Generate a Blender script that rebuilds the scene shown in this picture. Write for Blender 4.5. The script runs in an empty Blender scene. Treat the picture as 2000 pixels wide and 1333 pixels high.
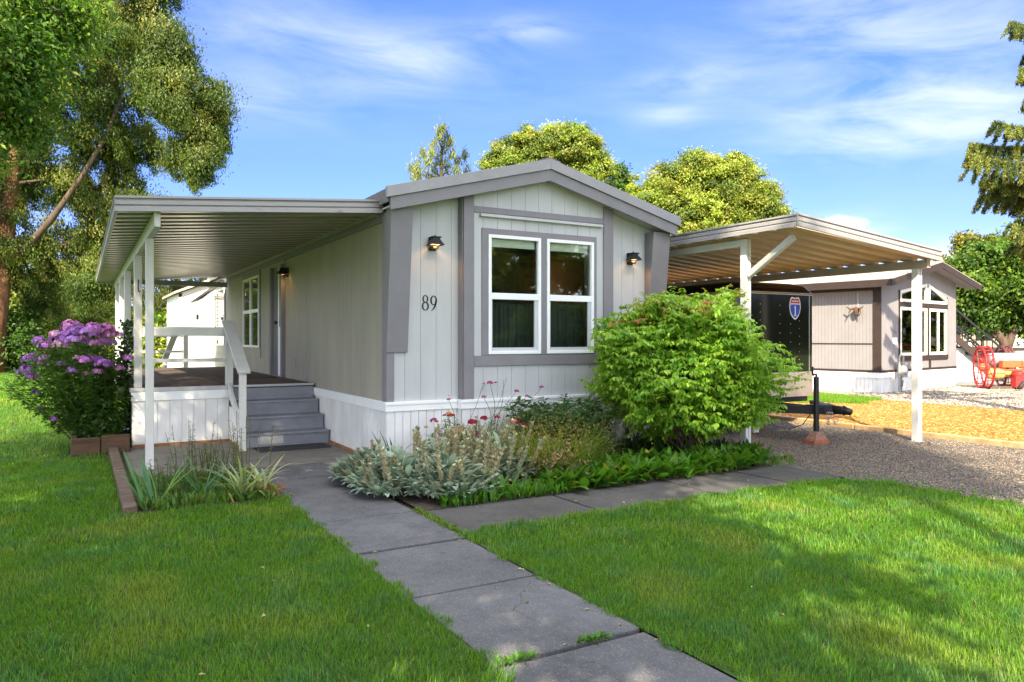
import bpy, math, random
import numpy as np
from mathutils import Vector, Matrix, noise as mnoise

R = math.radians
rng = np.random.default_rng(7)
random.seed(7)
scene = bpy.context.scene
COL = scene.collection

# ---------------------------------------------------------------- camera
YAW = R(30.1)
cam_d = bpy.data.cameras.new("camera")
cam = bpy.data.objects.new("camera", cam_d)
COL.objects.link(cam)
cam.location = (0, 0, 1.5)
cam.rotation_euler = (R(90), 0, -YAW)
cam_d.sensor_width = 36
cam_d.lens = 36 * 1450 / 2000
cam_d.shift_y = -5.5 / 2000
cam_d.clip_end = 2000
cam_d.clip_start = 0.05
scene.camera = cam

# ---------------------------------------------------------------- sky and sun
SUN_AZ = math.atan2(-.60, -.80)          # direction towards the sun (x, y)
SUN_EL = R(37)
sl = bpy.data.lights.new("sun", 'SUN')
sl.energy = 4.8
sl.angle = R(0.5)
sl.color = (1.0, .86, .62)
so = bpy.data.objects.new("sun", sl)
COL.objects.link(so)
Lsun = Vector((math.sin(SUN_AZ) * math.cos(SUN_EL), math.cos(SUN_AZ) * math.cos(SUN_EL), math.sin(SUN_EL)))
so.rotation_euler = (-Lsun).to_track_quat('-Z', 'Y').to_euler()
so.location = Lsun * 60

world = bpy.data.worlds.new("World")
scene.world = world
world.use_nodes = True
wn = world.node_tree.nodes
wl = world.node_tree.links
wn.clear()
wout = wn.new('ShaderNodeOutputWorld')
wbg = wn.new('ShaderNodeBackground')
wbg.inputs['Strength'].default_value = 0.15
sky = wn.new('ShaderNodeTexSky')
sky.sky_type = 'NISHITA'
sky.sun_disc = False
sky.sun_elevation = SUN_EL
sky.sun_rotation = SUN_AZ % (2 * math.pi)
sky.altitude = 1500
sky.air_density = 1.0
sky.dust_density = .15
sky.ozone_density = 1.6
def wm(op, a, b=None, clamp=False):
    n = wn.new('ShaderNodeMath'); n.operation = op; n.use_clamp = clamp
    for i, v in enumerate((a, b)):
        if v is None: continue
        if isinstance(v, (int, float)): n.inputs[i].default_value = v
        else: wl.new(v, n.inputs[i])
    return n.outputs[0]
SKY_V = .58
FWD0 = (math.sin(YAW), math.cos(YAW))
tc = wn.new('ShaderNodeTexCoord')
sp = wn.new('ShaderNodeSeparateXYZ')
wl.new(tc.outputs['Generated'], sp.inputs[0])
az = wm('ARCTAN2', sp.outputs[0], sp.outputs[1])
el = wm('ARCSINE', sp.outputs[2])
cmb = wn.new('ShaderNodeCombineXYZ')
wl.new(wm('ADD', wm('MULTIPLY', az, 5.0), wm('MULTIPLY', el, 5.0)), cmb.inputs[0])
wl.new(wm('MULTIPLY', el, 19.0), cmb.inputs[1])
nz = wn.new('ShaderNodeTexNoise')
nz.inputs['Scale'].default_value = 1.0
nz.inputs['Detail'].default_value = 7
nz.inputs['Roughness'].default_value = .58
nz.inputs['Distortion'].default_value = .5
wl.new(cmb.outputs[0], nz.inputs['Vector'])
def spot(azd, eld, ra, re, amp):
    q = wm('ADD', wm('POWER', wm('DIVIDE', wm('SUBTRACT', az, R(azd)), R(ra)), 2.0),
           wm('POWER', wm('DIVIDE', wm('SUBTRACT', el, R(eld)), R(re)), 2.0))
    return wm('MULTIPLY', wm('POWER', 2.718, wm('MULTIPLY', q, -1.0)), amp)
tot = None
for s_ in ((22, 20.3, 5.5, 1.6, .95), (31, 22.5, 3.6, .9, .8), (43.5, 18.6, 4, 1.0, .75), (42, 16.3, 2.6, .8, .6),
           (61, 16.5, 8, 2.0, 1.05), (60, 13.6, 9, 1.5, .95), (56, 22, 7, 2.0, .75), (8, 17, 9, 2, .5), (12, 22, 7, 2, .45),
           (53.9, 7.8, 2.6, .8, 2.2), (61.5, 5.2, 4, 1.0, 2.2), (-4, 4, 7, 2.0, 1.2), (120, 20, 25, 6, .8), (58, 18, 15, 6, .42), (20, 20, 20, 5, .22), (-80, 25, 30, 5, .8), (200, 30, 30, 5, .7)):
    v = spot(*s_)
    tot = v if tot is None else wm('ADD', tot, v)
dens = wm('MULTIPLY', tot, wm('MULTIPLY', wm('SUBTRACT', nz.outputs['Fac'], .33), 2.3), True)
dens = wm('MULTIPLY', dens, .64, True)
nz3 = wn.new('ShaderNodeTexNoise'); nz3.inputs['Scale'].default_value = 26; nz3.inputs['Detail'].default_value = 7
wl.new(tc.outputs['Generated'], nz3.inputs['Vector'])
puff = wm('ADD', wm('ADD', spot(54.3, 8.0, 2.0, .75, 1.0), spot(53.0, 7.7, 1.0, .5, .6)), wm('ADD', spot(60.2, 5.2, 2.6, .8, .9), spot(63.5, 5.8, 2.0, .8, .7)))
puff = wm('MULTIPLY', wm('SUBTRACT', wm('ADD', puff, wm('MULTIPLY', nz3.outputs['Fac'], .9)), .88), 2.6, True)
dens = wm('MAXIMUM', dens, wm('MULTIPLY', puff, .85))
mixc = wn.new('ShaderNodeMix'); mixc.data_type = 'RGBA'
hs = wn.new('ShaderNodeHueSaturation')
hs.inputs['Saturation'].default_value = 1.22
hs.inputs['Value'].default_value = SKY_V
wl.new(sky.outputs[0], hs.inputs['Color'])
tintn = wn.new('ShaderNodeMix'); tintn.data_type = 'RGBA'; tintn.blend_type = 'MULTIPLY'; tintn.inputs['Factor'].default_value = 1
lowt = wn.new('ShaderNodeMix'); lowt.data_type = 'RGBA'
wl.new(wm('MULTIPLY', el, 1 / R(24), True), lowt.inputs['Factor'])
lowt.inputs['A'].default_value = (.56, .50, .80, 1); lowt.inputs['B'].default_value = (.92, .80, 1.12, 1)
wl.new(hs.outputs[0], tintn.inputs['A']); wl.new(lowt.outputs['Result'], tintn.inputs['B'])
wl.new(dens, mixc.inputs['Factor'])
wl.new(tintn.outputs['Result'], mixc.inputs['A'])
mixc.inputs['B'].default_value = (3.0, 3.1, 3.3, 1)
# unseen bright cloud overhead and behind the viewpoint, added as fill light
nz2 = wn.new('ShaderNodeTexNoise'); nz2.inputs['Scale'].default_value = 2.2; nz2.inputs['Detail'].default_value = 6
wl.new(tc.outputs['Generated'], nz2.inputs['Vector'])
hi = wm('MULTIPLY', wm('SUBTRACT', el, R(33)), 3.2, True)
bk_ = wm('MULTIPLY', wm('SUBTRACT', wm('ADD', wm('MULTIPLY', sp.outputs[0], -FWD0[0]), wm('MULTIPLY', sp.outputs[1], -FWD0[1])), .15), 2.5, True)
cov = wm('MULTIPLY', wm('MAXIMUM', hi, bk_), wm('MULTIPLY', wm('SUBTRACT', nz2.outputs['Fac'], .36), 5.0, True), True)
mix2 = wn.new('ShaderNodeMix'); mix2.data_type = 'RGBA'
wl.new(cov, mix2.inputs['Factor']); wl.new(mixc.outputs['Result'], mix2.inputs['A']); mix2.inputs['B'].default_value = (9.6, 9.65, 9.8, 1)
mixc = mix2
wl.new(mixc.outputs['Result'], wbg.inputs['Color'])
wl.new(wbg.outputs[0], wout.inputs[0])

scene.view_settings.view_transform = 'Standard'
scene.view_settings.look = 'None'
scene.view_settings.exposure = 1.70
scene.view_settings.gamma = 1
scene.render.engine = 'CYCLES'
scene.cycles.use_denoising = True
scene.cycles.max_bounces = 8
scene.cycles.diffuse_bounces = 4
scene.cycles.transparent_max_bounces = 12
scene.cycles.sample_clamp_indirect = 6

# ---------------------------------------------------------------- pixel helper (used for laying out far trees only)
FWD = np.array([math.sin(YAW), math.cos(YAW), 0]); RGT = np.array([math.cos(YAW), -math.sin(YAW), 0])
def W(px, py, d):
    """world point that lies d metres ahead of the viewpoint"""
    return tuple(np.array([0, 0, 1.5]) + d * (FWD + RGT * (px - 1000) / 1450 + np.array([0, 0, (661 - py) / 1450])))

# ---------------------------------------------------------------- materials
MATS = {}
def lin(h):
    h = h.lstrip('#')
    return tuple(((int(h[i:i + 2], 16) / 255) ** 2.2) for i in (0, 2, 4))
def mat(name, color, rough=.6, var=.12, scale=6, bump=0, bscale=40, metal=0, spec=.4, stretch=None, color2=None, thr=None, detail=5):
    if name in MATS: return MATS[name]
    m = bpy.data.materials.new(name); m.use_nodes = True
    n = m.node_tree.nodes; l = m.node_tree.links
    b = n['Principled BSDF']
    b.inputs['Roughness'].default_value = rough
    b.inputs['Metallic'].default_value = metal
    b.inputs['Specular IOR Level'].default_value = spec
    t = n.new('ShaderNodeTexCoord'); mp = n.new('ShaderNodeMapping')
    l.new(t.outputs['Object'], mp.inputs[0])
    if stretch: mp.inputs['Scale'].default_value = stretch
    nz = n.new('ShaderNodeTexNoise')
    nz.inputs['Scale'].default_value = scale; nz.inputs['Detail'].default_value = detail; nz.inputs['Roughness'].default_value = .62
    l.new(mp.outputs[0], nz.inputs['Vector'])
    cr = n.new('ShaderNodeValToRGB')
    c2 = color2 or tuple(min(1, c * (1 + var)) for c in color)
    c1 = color if color2 else tuple(c * (1 - var) for c in color)
    lo, hi = thr or (.32, .68)
    cr.color_ramp.elements[0].position = lo; cr.color_ramp.elements[1].position = hi
    cr.color_ramp.elements[0].color = (*c1, 1); cr.color_ramp.elements[1].color = (*c2, 1)
    l.new(nz.outputs['Fac'], cr.inputs[0]); l.new(cr.outputs[0], b.inputs['Base Color'])
    if bump:
        n2 = n.new('ShaderNodeTexNoise'); n2.inputs['Scale'].default_value = bscale; n2.inputs['Detail'].default_value = 6
        l.new(mp.outputs[0], n2.inputs['Vector'])
        bp = n.new('ShaderNodeBump'); bp.inputs['Strength'].default_value = bump; bp.inputs['Distance'].default_value = .01
        l.new(n2.outputs['Fac'], bp.inputs['Height']); l.new(bp.outputs[0], b.inputs['Normal'])
    MATS[name] = m
    return m
def leafmat(name, trans=.35, rough=.5, spec=.3, tint=(1.15, 1.1, .5)):
    if name in MATS: return MATS[name]
    m = bpy.data.materials.new(name); m.use_nodes = True
    n = m.node_tree.nodes; l = m.node_tree.links
    b = n['Principled BSDF']; out = n['Material Output']
    a = n.new('ShaderNodeAttribute'); a.attribute_name = 'col'
    l.new(a.outputs['Color'], b.inputs['Base Color'])
    b.inputs['Roughness'].default_value = rough
    b.inputs['Specular IOR Level'].default_value = spec
    tr = n.new('ShaderNodeBsdfTranslucent')
    mx = n.new('ShaderNodeMix'); mx.data_type = 'RGBA'; mx.blend_type = 'MULTIPLY'; mx.inputs['Factor'].default_value = 1
    l.new(a.outputs['Color'], mx.inputs['A']); mx.inputs['B'].default_value = (*[t * 1.6 for t in tint], 1)
    l.new(mx.outputs['Result'], tr.inputs['Color'])
    ms = n.new('ShaderNodeMixShader'); ms.inputs[0].default_value = trans
    l.new(b.outputs[0], ms.inputs[1]); l.new(tr.outputs[0], ms.inputs[2]); l.new(ms.outputs[0], out.inputs[0])
    MATS[name] = m
    return m
def emis(name, color, s):
    m = bpy.data.materials.new(name); m.use_nodes = True
    b = m.node_tree.nodes['Principled BSDF']
    b.inputs['Base Color'].default_value = (*color, 1)
    b.inputs['Emission Color'].default_value = (*color, 1); b.inputs['Emission Strength'].default_value = s
    return m
def glassmat(name, tint=(.92, .95, .92), screen=0.0):
    m = bpy.data.materials.new(name); m.use_nodes = True
    n = m.node_tree.nodes; l = m.node_tree.links
    n.remove(n['Principled BSDF']); out = n['Material Output']
    tr = n.new('ShaderNodeBsdfTransparent'); tr.inputs[0].default_value = (*tint, 1)
    gl = n.new('ShaderNodeBsdfGlossy'); gl.inputs['Roughness'].default_value = .02
    fr = n.new('ShaderNodeFresnel'); fr.inputs[0].default_value = 1.6
    ms = n.new('ShaderNodeMixShader')
    l.new(fr.outputs[0], ms.inputs[0]); l.new(tr.outputs[0], ms.inputs[1]); l.new(gl.outputs[0], ms.inputs[2])
    last = ms.outputs[0]
    if screen:
        df = n.new('ShaderNodeBsdfDiffuse'); df.inputs[0].default_value = (.02, .022, .022, 1)
        m2 = n.new('ShaderNodeMixShader'); m2.inputs[0].default_value = screen
        l.new(last, m2.inputs[1]); l.new(df.outputs[0], m2.inputs[2]); last = m2.outputs[0]
    l.new(last, out.inputs[0])
    return m

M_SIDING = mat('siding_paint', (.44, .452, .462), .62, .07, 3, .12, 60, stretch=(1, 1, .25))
M_SIDING_SHADED = mat('siding_paint_shaded', (.32, .298, .245), .62, .08, 3, .12, 60, stretch=(1, 1, .25))  # same paint as the front siding, porch shade put into its colour
M_TRIM = mat('grey_trim_paint', (.192, .184, .202), .55, .07, 4, .1, 50)
M_WHITE = mat('white_vinyl', (.78, .79, .80), .4, .03, 5)
M_SKIRT = mat('white_skirting', (.70, .70, .69), .5, .12, 2.5, .05, 30, stretch=(1, 1, .6))
M_METAL = mat('painted_aluminium', (.25, .225, .175), .28, .18, 3, .05, 20, spec=.5, stretch=(.4, 3, 3))
M_GUT = mat('gutter_metal', (.13, .12, .12), .38, .18, 5, .05, 30, spec=.45, stretch=(1, 1, 5), color2=(.28, .27, .278), thr=(.27, .40), detail=8)
M_CPAN = mat('carport_pan', (.42, .33, .205), .42, .1, 2.5, .04, 30, spec=.45)
M_POST = mat('post_paint', (.56, .56, .54), .5, .06, 6, .08, 40, stretch=(1, 1, .2))
M_STEP = mat('step_paint', (.21, .22, .25), .6, .12, 5, .15, 60)
M_DECK = mat('deck_carpet', (.085, .062, .05), .95, .3, 14, .4, 200)
M_BLACK = mat('black_metal', (.012, .012, .013), .42, .2, 10)
M_SHINGLE = mat('shingle', (.17, .16, .155), .9, .25, 30, .5, 90)
M_ROOFTRIM = mat('roof_edge_metal', (.27, .265, .285), .42, .08, 5)
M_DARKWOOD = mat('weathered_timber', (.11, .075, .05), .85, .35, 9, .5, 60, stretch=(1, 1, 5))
M_BARK = mat('bark', (.085, .058, .04), .9, .4, 9, .9, 25, stretch=(1, 1, .25))
M_BARKR = mat('orange_bark', (.135, .06, .028), .9, .4, 7, .9, 22, stretch=(1, 1, .25))
M_DARKROOM = mat('room_wall', (.5, .47, .42), .9, .1, 3)
M_LEAF = leafmat('leaf', .38)
M_LEAFS = leafmat('leaf_soft', .25, .8, .1, (1.0, 1.05, .9))
M_GRASS = leafmat('grass_blade', .40, .55, .3, (1.15, 1.15, .4))
M_FLOWER = leafmat('petal', .3, .6, .2, (1.1, .8, 1.1))
M_GLASS = glassmat('window_glass')
M_SCREEN = glassmat('screened_glass', (.7, .74, .72), .16)

# ---------------------------------------------------------------- mesh helpers
ORG = {}
class MB:
    def __init__(s): s.v = []; s.f = []
    def add(s, vs, fs):
        o = len(s.v); s.v += [tuple(p) for p in vs]; s.f += [tuple(i + o for i in f) for f in fs]; return s
    def box(s, x0, x1, y0, y1, z0, z1):
        if x0 > x1: x0, x1 = x1, x0
        if y0 > y1: y0, y1 = y1, y0
        if z0 > z1: z0, z1 = z1, z0
        return s.add([(x0, y0, z0), (x1, y0, z0), (x1, y1, z0), (x0, y1, z0), (x0, y0, z1), (x1, y0, z1), (x1, y1, z1), (x0, y1, z1)],
                     [(0, 3, 2, 1), (4, 5, 6, 7), (0, 1, 5, 4), (1, 2, 6, 5), (2, 3, 7, 6), (3, 0, 4, 7)])
    def prism(s, poly, vec):
        n = len(poly); vec = Vector(vec); a = [Vector(p) for p in poly]
        nn = Vector((0, 0, 0))
        for i in range(n): nn += a[i].cross(a[(i + 1) % n])
        if nn.dot(vec) > 0: a = a[::-1]
        b = [p + vec for p in a]
        fs = [tuple(range(n)), tuple(range(2 * n - 1, n - 1, -1))]
        for i in range(n):
            j = (i + 1) % n; fs.append((j, i, n + i, n + j))
        return s.add(a + b, fs)
    def bar(s, p, q, w, h, up=(0, 0, 1)):
        p = Vector(p); q = Vector(q); d = (q - p).normalized(); u = Vector(up)
        r = d.cross(u)
        if r.length < 1e-4: r = d.cross(Vector((0, 1, 0)))
        r.normalize(); u = r.cross(d)
        c = [r * (sx * w / 2) + u * (sz * h / 2) for sx, sz in ((-1, -1), (1, -1), (1, 1), (-1, 1))]
        return s.add([p + k for k in c] + [q + k for k in c], [(3, 2, 1, 0), (4, 5, 6, 7), (0, 1, 5, 4), (1, 2, 6, 5), (2, 3, 7, 6), (3, 0, 4, 7)])
    def tube(s, pts, rads, n=8, cap=True):
        pts = [Vector(p) for p in pts]
        if not hasattr(rads, '__len__'): rads = [rads] * len(pts)
        vs = []; fs = []; prev = None
        for i, p in enumerate(pts):
            d = (pts[min(i + 1, len(pts) - 1)] - pts[max(i - 1, 0)])
            d.normalize()
            if prev is None:
                r = d.cross(Vector((0, 0, 1)))
                if r.length < .1: r = d.cross(Vector((0, 1, 0)))
            else: r = prev - d * prev.dot(d)
            r.normalize(); prev = r; u = d.cross(r)
            for k in range(n):
                a = 2 * math.pi * k / n; vs.append(p + (r * math.cos(a) + u * math.sin(a)) * rads[i])
        for i in range(len(pts) - 1):
            for k in range(n):
                k2 = (k + 1) % n; fs.append((i * n + k, i * n + k2, (i + 1) * n + k2, (i + 1) * n + k))
        if cap: fs.append(tuple(range(n - 1, -1, -1))); fs.append(tuple((len(pts) - 1) * n + k for k in range(n)))
        return s.add(vs, fs)
    def lathe(s, c, prof, n=16, axis=(0, 0, 1)):
        c = Vector(c); ax = Vector(axis).normalized()
        r = ax.cross(Vector((0, 0, 1)))
        if r.length < .1: r = Vector((1, 0, 0))
        r.normalize(); u = ax.cross(r); vs = []; fs = []
        for rad, h in prof:
            for k in range(n):
                a = 2 * math.pi * k / n; vs.append(c + ax * h + (r * math.cos(a) + u * math.sin(a)) * rad)
        for i in range(len(prof) - 1):
            for k in range(n):
                k2 = (k + 1) % n; fs.append((i * n + k, i * n + k2, (i + 1) * n + k2, (i + 1) * n + k))
        fs.append(tuple(range(n - 1, -1, -1))); fs.append(tuple((len(prof) - 1) * n + k for k in range(n)))
        return s.add(vs, fs)
    def ring(s, c, axis, R0, r, n=28, m=8):
        c = Vector(c); ax = Vector(axis).normalized(); a0 = ax.cross(Vector((0, 0, 1)))
        if a0.length < .1: a0 = Vector((1, 0, 0))
        a0.normalize(); b0 = ax.cross(a0); vs = []; fs = []
        for i in range(n):
            t = 2 * math.pi * i / n; d = a0 * math.cos(t) + b0 * math.sin(t)
            for k in range(m):
                q = 2 * math.pi * k / m; vs.append(c + d * (R0 + r * math.cos(q)) + ax * (r * math.sin(q)))
        for i in range(n):
            for k in range(m):
                i2 = (i + 1) % n; k2 = (k + 1) % m; fs.append((i * m + k, i2 * m + k, i2 * m + k2, i * m + k2))
        return s.add(vs, fs)
    def build(s, name, m, parent=None, bevel=0, smooth=False):
        o0 = ORG.get(parent.name, (0, 0, 0)) if parent else (0, 0, 0)
        me = bpy.data.meshes.new(name)
        me.from_pydata([(a - o0[0], b - o0[1], c - o0[2]) for a, b, c in s.v], [], s.f)
        me.materials.append(m)
        if smooth: me.polygons.foreach_set('use_smooth', [True] * len(me.polygons))
        me.update()
        return link(name, me, parent, bevel)
def link(name, me, parent=None, bevel=0):
    o = bpy.data.objects.new(name, me); COL.objects.link(o)
    if parent:
        o.parent = parent; ORG[o.name] = ORG.get(parent.name, (0, 0, 0))
    if bevel:
        b = o.modifiers.new('bevel', 'BEVEL'); b.width = bevel; b.segments = 2; b.limit_method = 'ANGLE'; b.angle_limit = R(40)
    return o
def thing(name, label, cat, loc=(0, 0, 0), group=None):
    o = bpy.data.objects.new(name, None); COL.objects.link(o)
    o.location = loc; ORG[o.name] = tuple(loc); o.empty_display_size = .2
    return tag(o, label, cat, group)
def tag(o, label=None, cat=None, group=None, kind=None):
    if label: o['label'] = label
    if cat: o['category'] = cat
    if group: o['group'] = group
    if kind: o['kind'] = kind
    return o
def dup(root, loc, label=None):
    r = root.copy(); COL.objects.link(r); r.location = loc
    if label: r['label'] = label
    for ch in list(root.children):
        c = ch.copy(); COL.objects.link(c); c.parent = r
        for g in ch.children:
            d = g.copy(); COL.objects.link(d); d.parent = c
    return r
def npmesh(name, V, F, m, parent=None, col=None, smooth=False):
    """V (n,3); F list of (k,q) index arrays"""
    o0 = np.array(ORG.get(parent.name, (0, 0, 0)) if parent else (0, 0, 0))
    me = bpy.data.meshes.new(name)
    V = np.asarray(V, dtype=np.float64) - o0
    me.vertices.add(len(V)); me.vertices.foreach_set('co', V.astype(np.float32).ravel())
    idx = np.concatenate([f.ravel() for f in F]).astype(np.int32)
    tots = np.concatenate([np.full(len(f), f.shape[1]) for f in F]).astype(np.int32)
    st = np.concatenate([[0], np.cumsum(tots)[:-1]]).astype(np.int32)
    me.loops.add(len(idx)); me.loops.foreach_set('vertex_index', idx)
    me.polygons.add(len(tots)); me.polygons.foreach_set('loop_start', st)
    if smooth: me.polygons.foreach_set('use_smooth', np.ones(len(tots), dtype=bool))
    me.update(calc_edges=True)
    if col is not None:
        c4 = np.ones((len(V), 4), dtype=np.float32); c4[:, :3] = col
        a = me.attributes.new('col', 'FLOAT_COLOR', 'POINT'); a.data.foreach_set('color', c4.ravel())
    me.materials.append(m)
    return link(name, me, parent)
class NB:
    """collects numpy meshes with colours"""
    def __init__(s): s.V = []; s.F = {}; s.C = []; s.n = 0
    def add(s, V, F, C):
        s.V.append(V); s.C.append(C); s.F.setdefault(F.shape[1], []).append(F + s.n); s.n += len(V)
    def build(s, name, m, parent=None, smooth=False):
        return npmesh(name, np.concatenate(s.V), [np.concatenate(f) for f in s.F.values()], m, parent, np.concatenate(s.C), smooth)
def unit(a): return a / np.maximum(np.linalg.norm(a, axis=-1, keepdims=True), 1e-9)
def leaves(c, d, n, L, Wd, fold, col):
    """diamond leaves: centre c, axis d, normal n (N,3); L, Wd (N,); col (N,3)"""
    d = unit(d); sd = unit(np.cross(d, n)); nn = np.cross(sd, d)
    L = L[:, None]; Wd = Wd[:, None]
    V = np.stack([c - d * L * .5, c + sd * Wd * .5 + nn * Wd * fold - d * L * .05, c + d * L * .5 - nn * L * .12, c - sd * Wd * .5 + nn * Wd * fold - d * L * .05], 1).reshape(-1, 3)
    F = np.arange(len(c) * 4).reshape(-1, 4)
    return V, F, np.repeat(col, 4, 0)
def ovals(c, d, n, L, Wd, fold, col, droop=.18):
    """six-vertex leaves folded on the midrib"""
    d = unit(d); sd = unit(np.cross(d, n)); nn = np.cross(sd, d); L = L[:, None]; Wd = Wd[:, None]
    def P(t, w, sgn): return c + d * L * (t - .5) - nn * L * droop * t * t + sd * Wd * w * sgn * .5 + nn * Wd * fold * w * (abs(sgn))
    V = np.stack([P(0, 0, 0), P(.3, .9, 1), P(.7, .85, 1), P(1, 0, 0), P(.7, .85, -1), P(.3, .9, -1), P(.3, 0, 0), P(.7, 0, 0)], 1).reshape(-1, 3)
    b = np.arange(len(c))[:, None] * 8
    F4 = np.concatenate([b + np.array([[6, 1, 2, 7]]), b + np.array([[5, 6, 7, 4]])])
    F3 = np.concatenate([b + np.array(q) for q in ([[0, 1, 6]], [[0, 6, 5]], [[7, 2, 3]], [[4, 7, 3]])])
    return V, F4, F3, np.repeat(col, 8, 0)
def strips(base, az, tilt, bend, L, Wd, segs, prof, col, fold=0.0, tipcol=None):
    N = len(base); pos = base.copy(); cols = []
    sd = np.stack([-np.sin(az), np.cos(az), np.zeros(N)], 1); rows = []
    for s in range(segs + 1):
        t = s / segs; a = tilt + bend * t
        dr = np.stack([np.cos(az) * np.sin(a), np.sin(az) * np.sin(a), np.cos(a)], 1)
        nn = np.cross(dr, sd)
        w = (Wd * prof[s])[:, None] * .5
        if fold: rows += [pos - sd * w, pos + nn * w * fold * -1, pos + sd * w]
        else: rows += [pos - sd * w, pos + sd * w]
        cc = col if tipcol is None else col * (1 - t) + tipcol * t
        cols += [cc] * (3 if fold else 2)
        if s < segs: pos = pos + dr * (L / segs)[:, None]
    k = 3 if fold else 2
    V = np.stack(rows, 1).reshape(-1, 3); C = np.stack(cols, 1).reshape(-1, 3)
    b = np.arange(N)[:, None] * (k * (segs + 1)); F = []
    for s in range(segs):
        for q in range(k - 1):
            i = s * k + q; F.append(b + np.array([[i, i + 1, i + k + 1, i + k]]))
    return V, np.concatenate(F), C
def jit(col, n, v=.2, hue=.12):
    """n varied copies of a base colour"""
    c = np.array(col)[None, :] * (1 + rng.normal(0, v, (n, 1)))
    h = rng.normal(0, hue, (n, 1))
    c = c * np.concatenate([1 + h, 1 + h * .2, 1 - h * .3], 1)
    return np.clip(c, .003, .95)
def rdir(n):
    v = rng.normal(0, 1, (n, 3)); return unit(v)
# ================================================================ THE SETTING
def sheet(name, poly, z, m, kind='structure', sub=None):
    me = bpy.data.meshes.new(name)
    me.from_pydata([(x, y, z) for x, y in poly], [], [tuple(range(len(poly)))]); me.materials.append(m); me.update()
    return tag(link(name, me), kind=kind)
def rect(x0, x1, y0, y1): return [(x0, y0), (x1, y0), (x1, y1), (x0, y1)]
M_EARTH = mat('lawn_soil', (.03, .07, .008), .95, .35, 3, .5, 60)
M_FARG = mat('far_turf', (.13, .22, .03), .95, .3, .8, .6, 30)
def concrete(name, c0, c1, speck):
    m = bpy.data.materials.new(name); m.use_nodes = True
    n = m.node_tree.nodes; l = m.node_tree.links; b = n['Principled BSDF']; b.inputs['Roughness'].default_value = .88; b.inputs['Specular IOR Level'].default_value = .25
    t = n.new('ShaderNodeTexCoord')
    def nz_(sc, d, r=.6):
        k = n.new('ShaderNodeTexNoise'); k.inputs['Scale'].default_value = sc; k.inputs['Detail'].default_value = d; k.inputs['Roughness'].default_value = r; l.new(t.outputs['Object'], k.inputs['Vector']); return k.outputs['Fac']
    big, mid, fine = nz_(1.3, 4), nz_(9, 8, .7), nz_(140, 6, .7)
    def mm(op, a, c):
        k = n.new('ShaderNodeMath'); k.operation = op
        for i, v in enumerate((a, c)):
            if isinstance(v, (int, float)): k.inputs[i].default_value = v
            else: l.new(v, k.inputs[i])
        return k.outputs[0]
    f = mm('ADD', mm('MULTIPLY', big, .55), mm('ADD', mm('MULTIPLY', mid, .35), mm('MULTIPLY', fine, .75)))
    cr = n.new('ShaderNodeValToRGB'); cr.color_ramp.elements[0].position = .62; cr.color_ramp.elements[1].position = 1.05
    cr.color_ramp.elements[0].color = (*c0, 1); cr.color_ramp.elements[1].color = (*c1, 1); l.new(f, cr.inputs[0])
    v = n.new('ShaderNodeTexVoronoi'); v.inputs['Scale'].default_value = 75; l.new(t.outputs['Object'], v.inputs['Vector'])
    sp_ = n.new('ShaderNodeSeparateColor'); l.new(v.outputs['Color'], sp_.inputs[0])
    k = mm('MULTIPLY', mm('LESS_THAN', v.outputs['Distance'], .33), mm('GREATER_THAN', sp_.outputs[0], .72))
    mx = n.new('ShaderNodeMix'); mx.data_type = 'RGBA'; l.new(mm('MULTIPLY', k, .28), mx.inputs['Factor']); l.new(cr.outputs[0], mx.inputs['A']); mx.inputs['B'].default_value = (*speck, 1)
    # hairline cracks
    v2 = n.new('ShaderNodeTexVoronoi'); v2.feature = 'DISTANCE_TO_EDGE'; v2.inputs['Scale'].default_value = .9
    wv = n.new('ShaderNodeMix'); wv.data_type = 'VECTOR'; wv.inputs['Factor'].default_value = .16
    nc = n.new('ShaderNodeTexNoise'); nc.inputs['Scale'].default_value = 4; nc.inputs['Detail'].default_value = 8; l.new(t.outputs['Object'], nc.inputs['Vector'])
    l.new(t.outputs['Object'], wv.inputs['A']); l.new(nc.outputs['Color'], wv.inputs['B']); l.new(wv.outputs['Result'], v2.inputs['Vector'])
    ck = mm('MULTIPLY', mm('LESS_THAN', v2.outputs['Distance'], .0016), mm('GREATER_THAN', big, .52))
    m2 = n.new('ShaderNodeMix'); m2.data_type = 'RGBA'; l.new(mm('MULTIPLY', ck, .6), m2.inputs['Factor']); l.new(mx.outputs['Result'], m2.inputs['A']); m2.inputs['B'].default_value = (.012, .012, .012, 1)
    l.new(m2.outputs['Result'], b.inputs['Base Color'])
    bp = n.new('ShaderNodeBump'); bp.inputs['Strength'].default_value = .5; bp.inputs['Distance'].default_value = .004; l.new(fine, bp.inputs['Height']); l.new(bp.outputs[0], b.inputs['Normal'])
    return m
M_CONC = concrete('old_concrete', (.046, .046, .049), (.135, .135, .139), (.30, .30, .29))
M_CONC2 = concrete('worn_concrete', (.036, .034, .031), (.095, .09, .083), (.22, .20, .17))
M_SLAB = mat('slab_concrete', (.16, .145, .125), .85, .2, 4, .2, 90)
M_SOIL = mat('bed_soil', (.045, .032, .022), .95, .4, 12, .8, 50)
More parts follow.
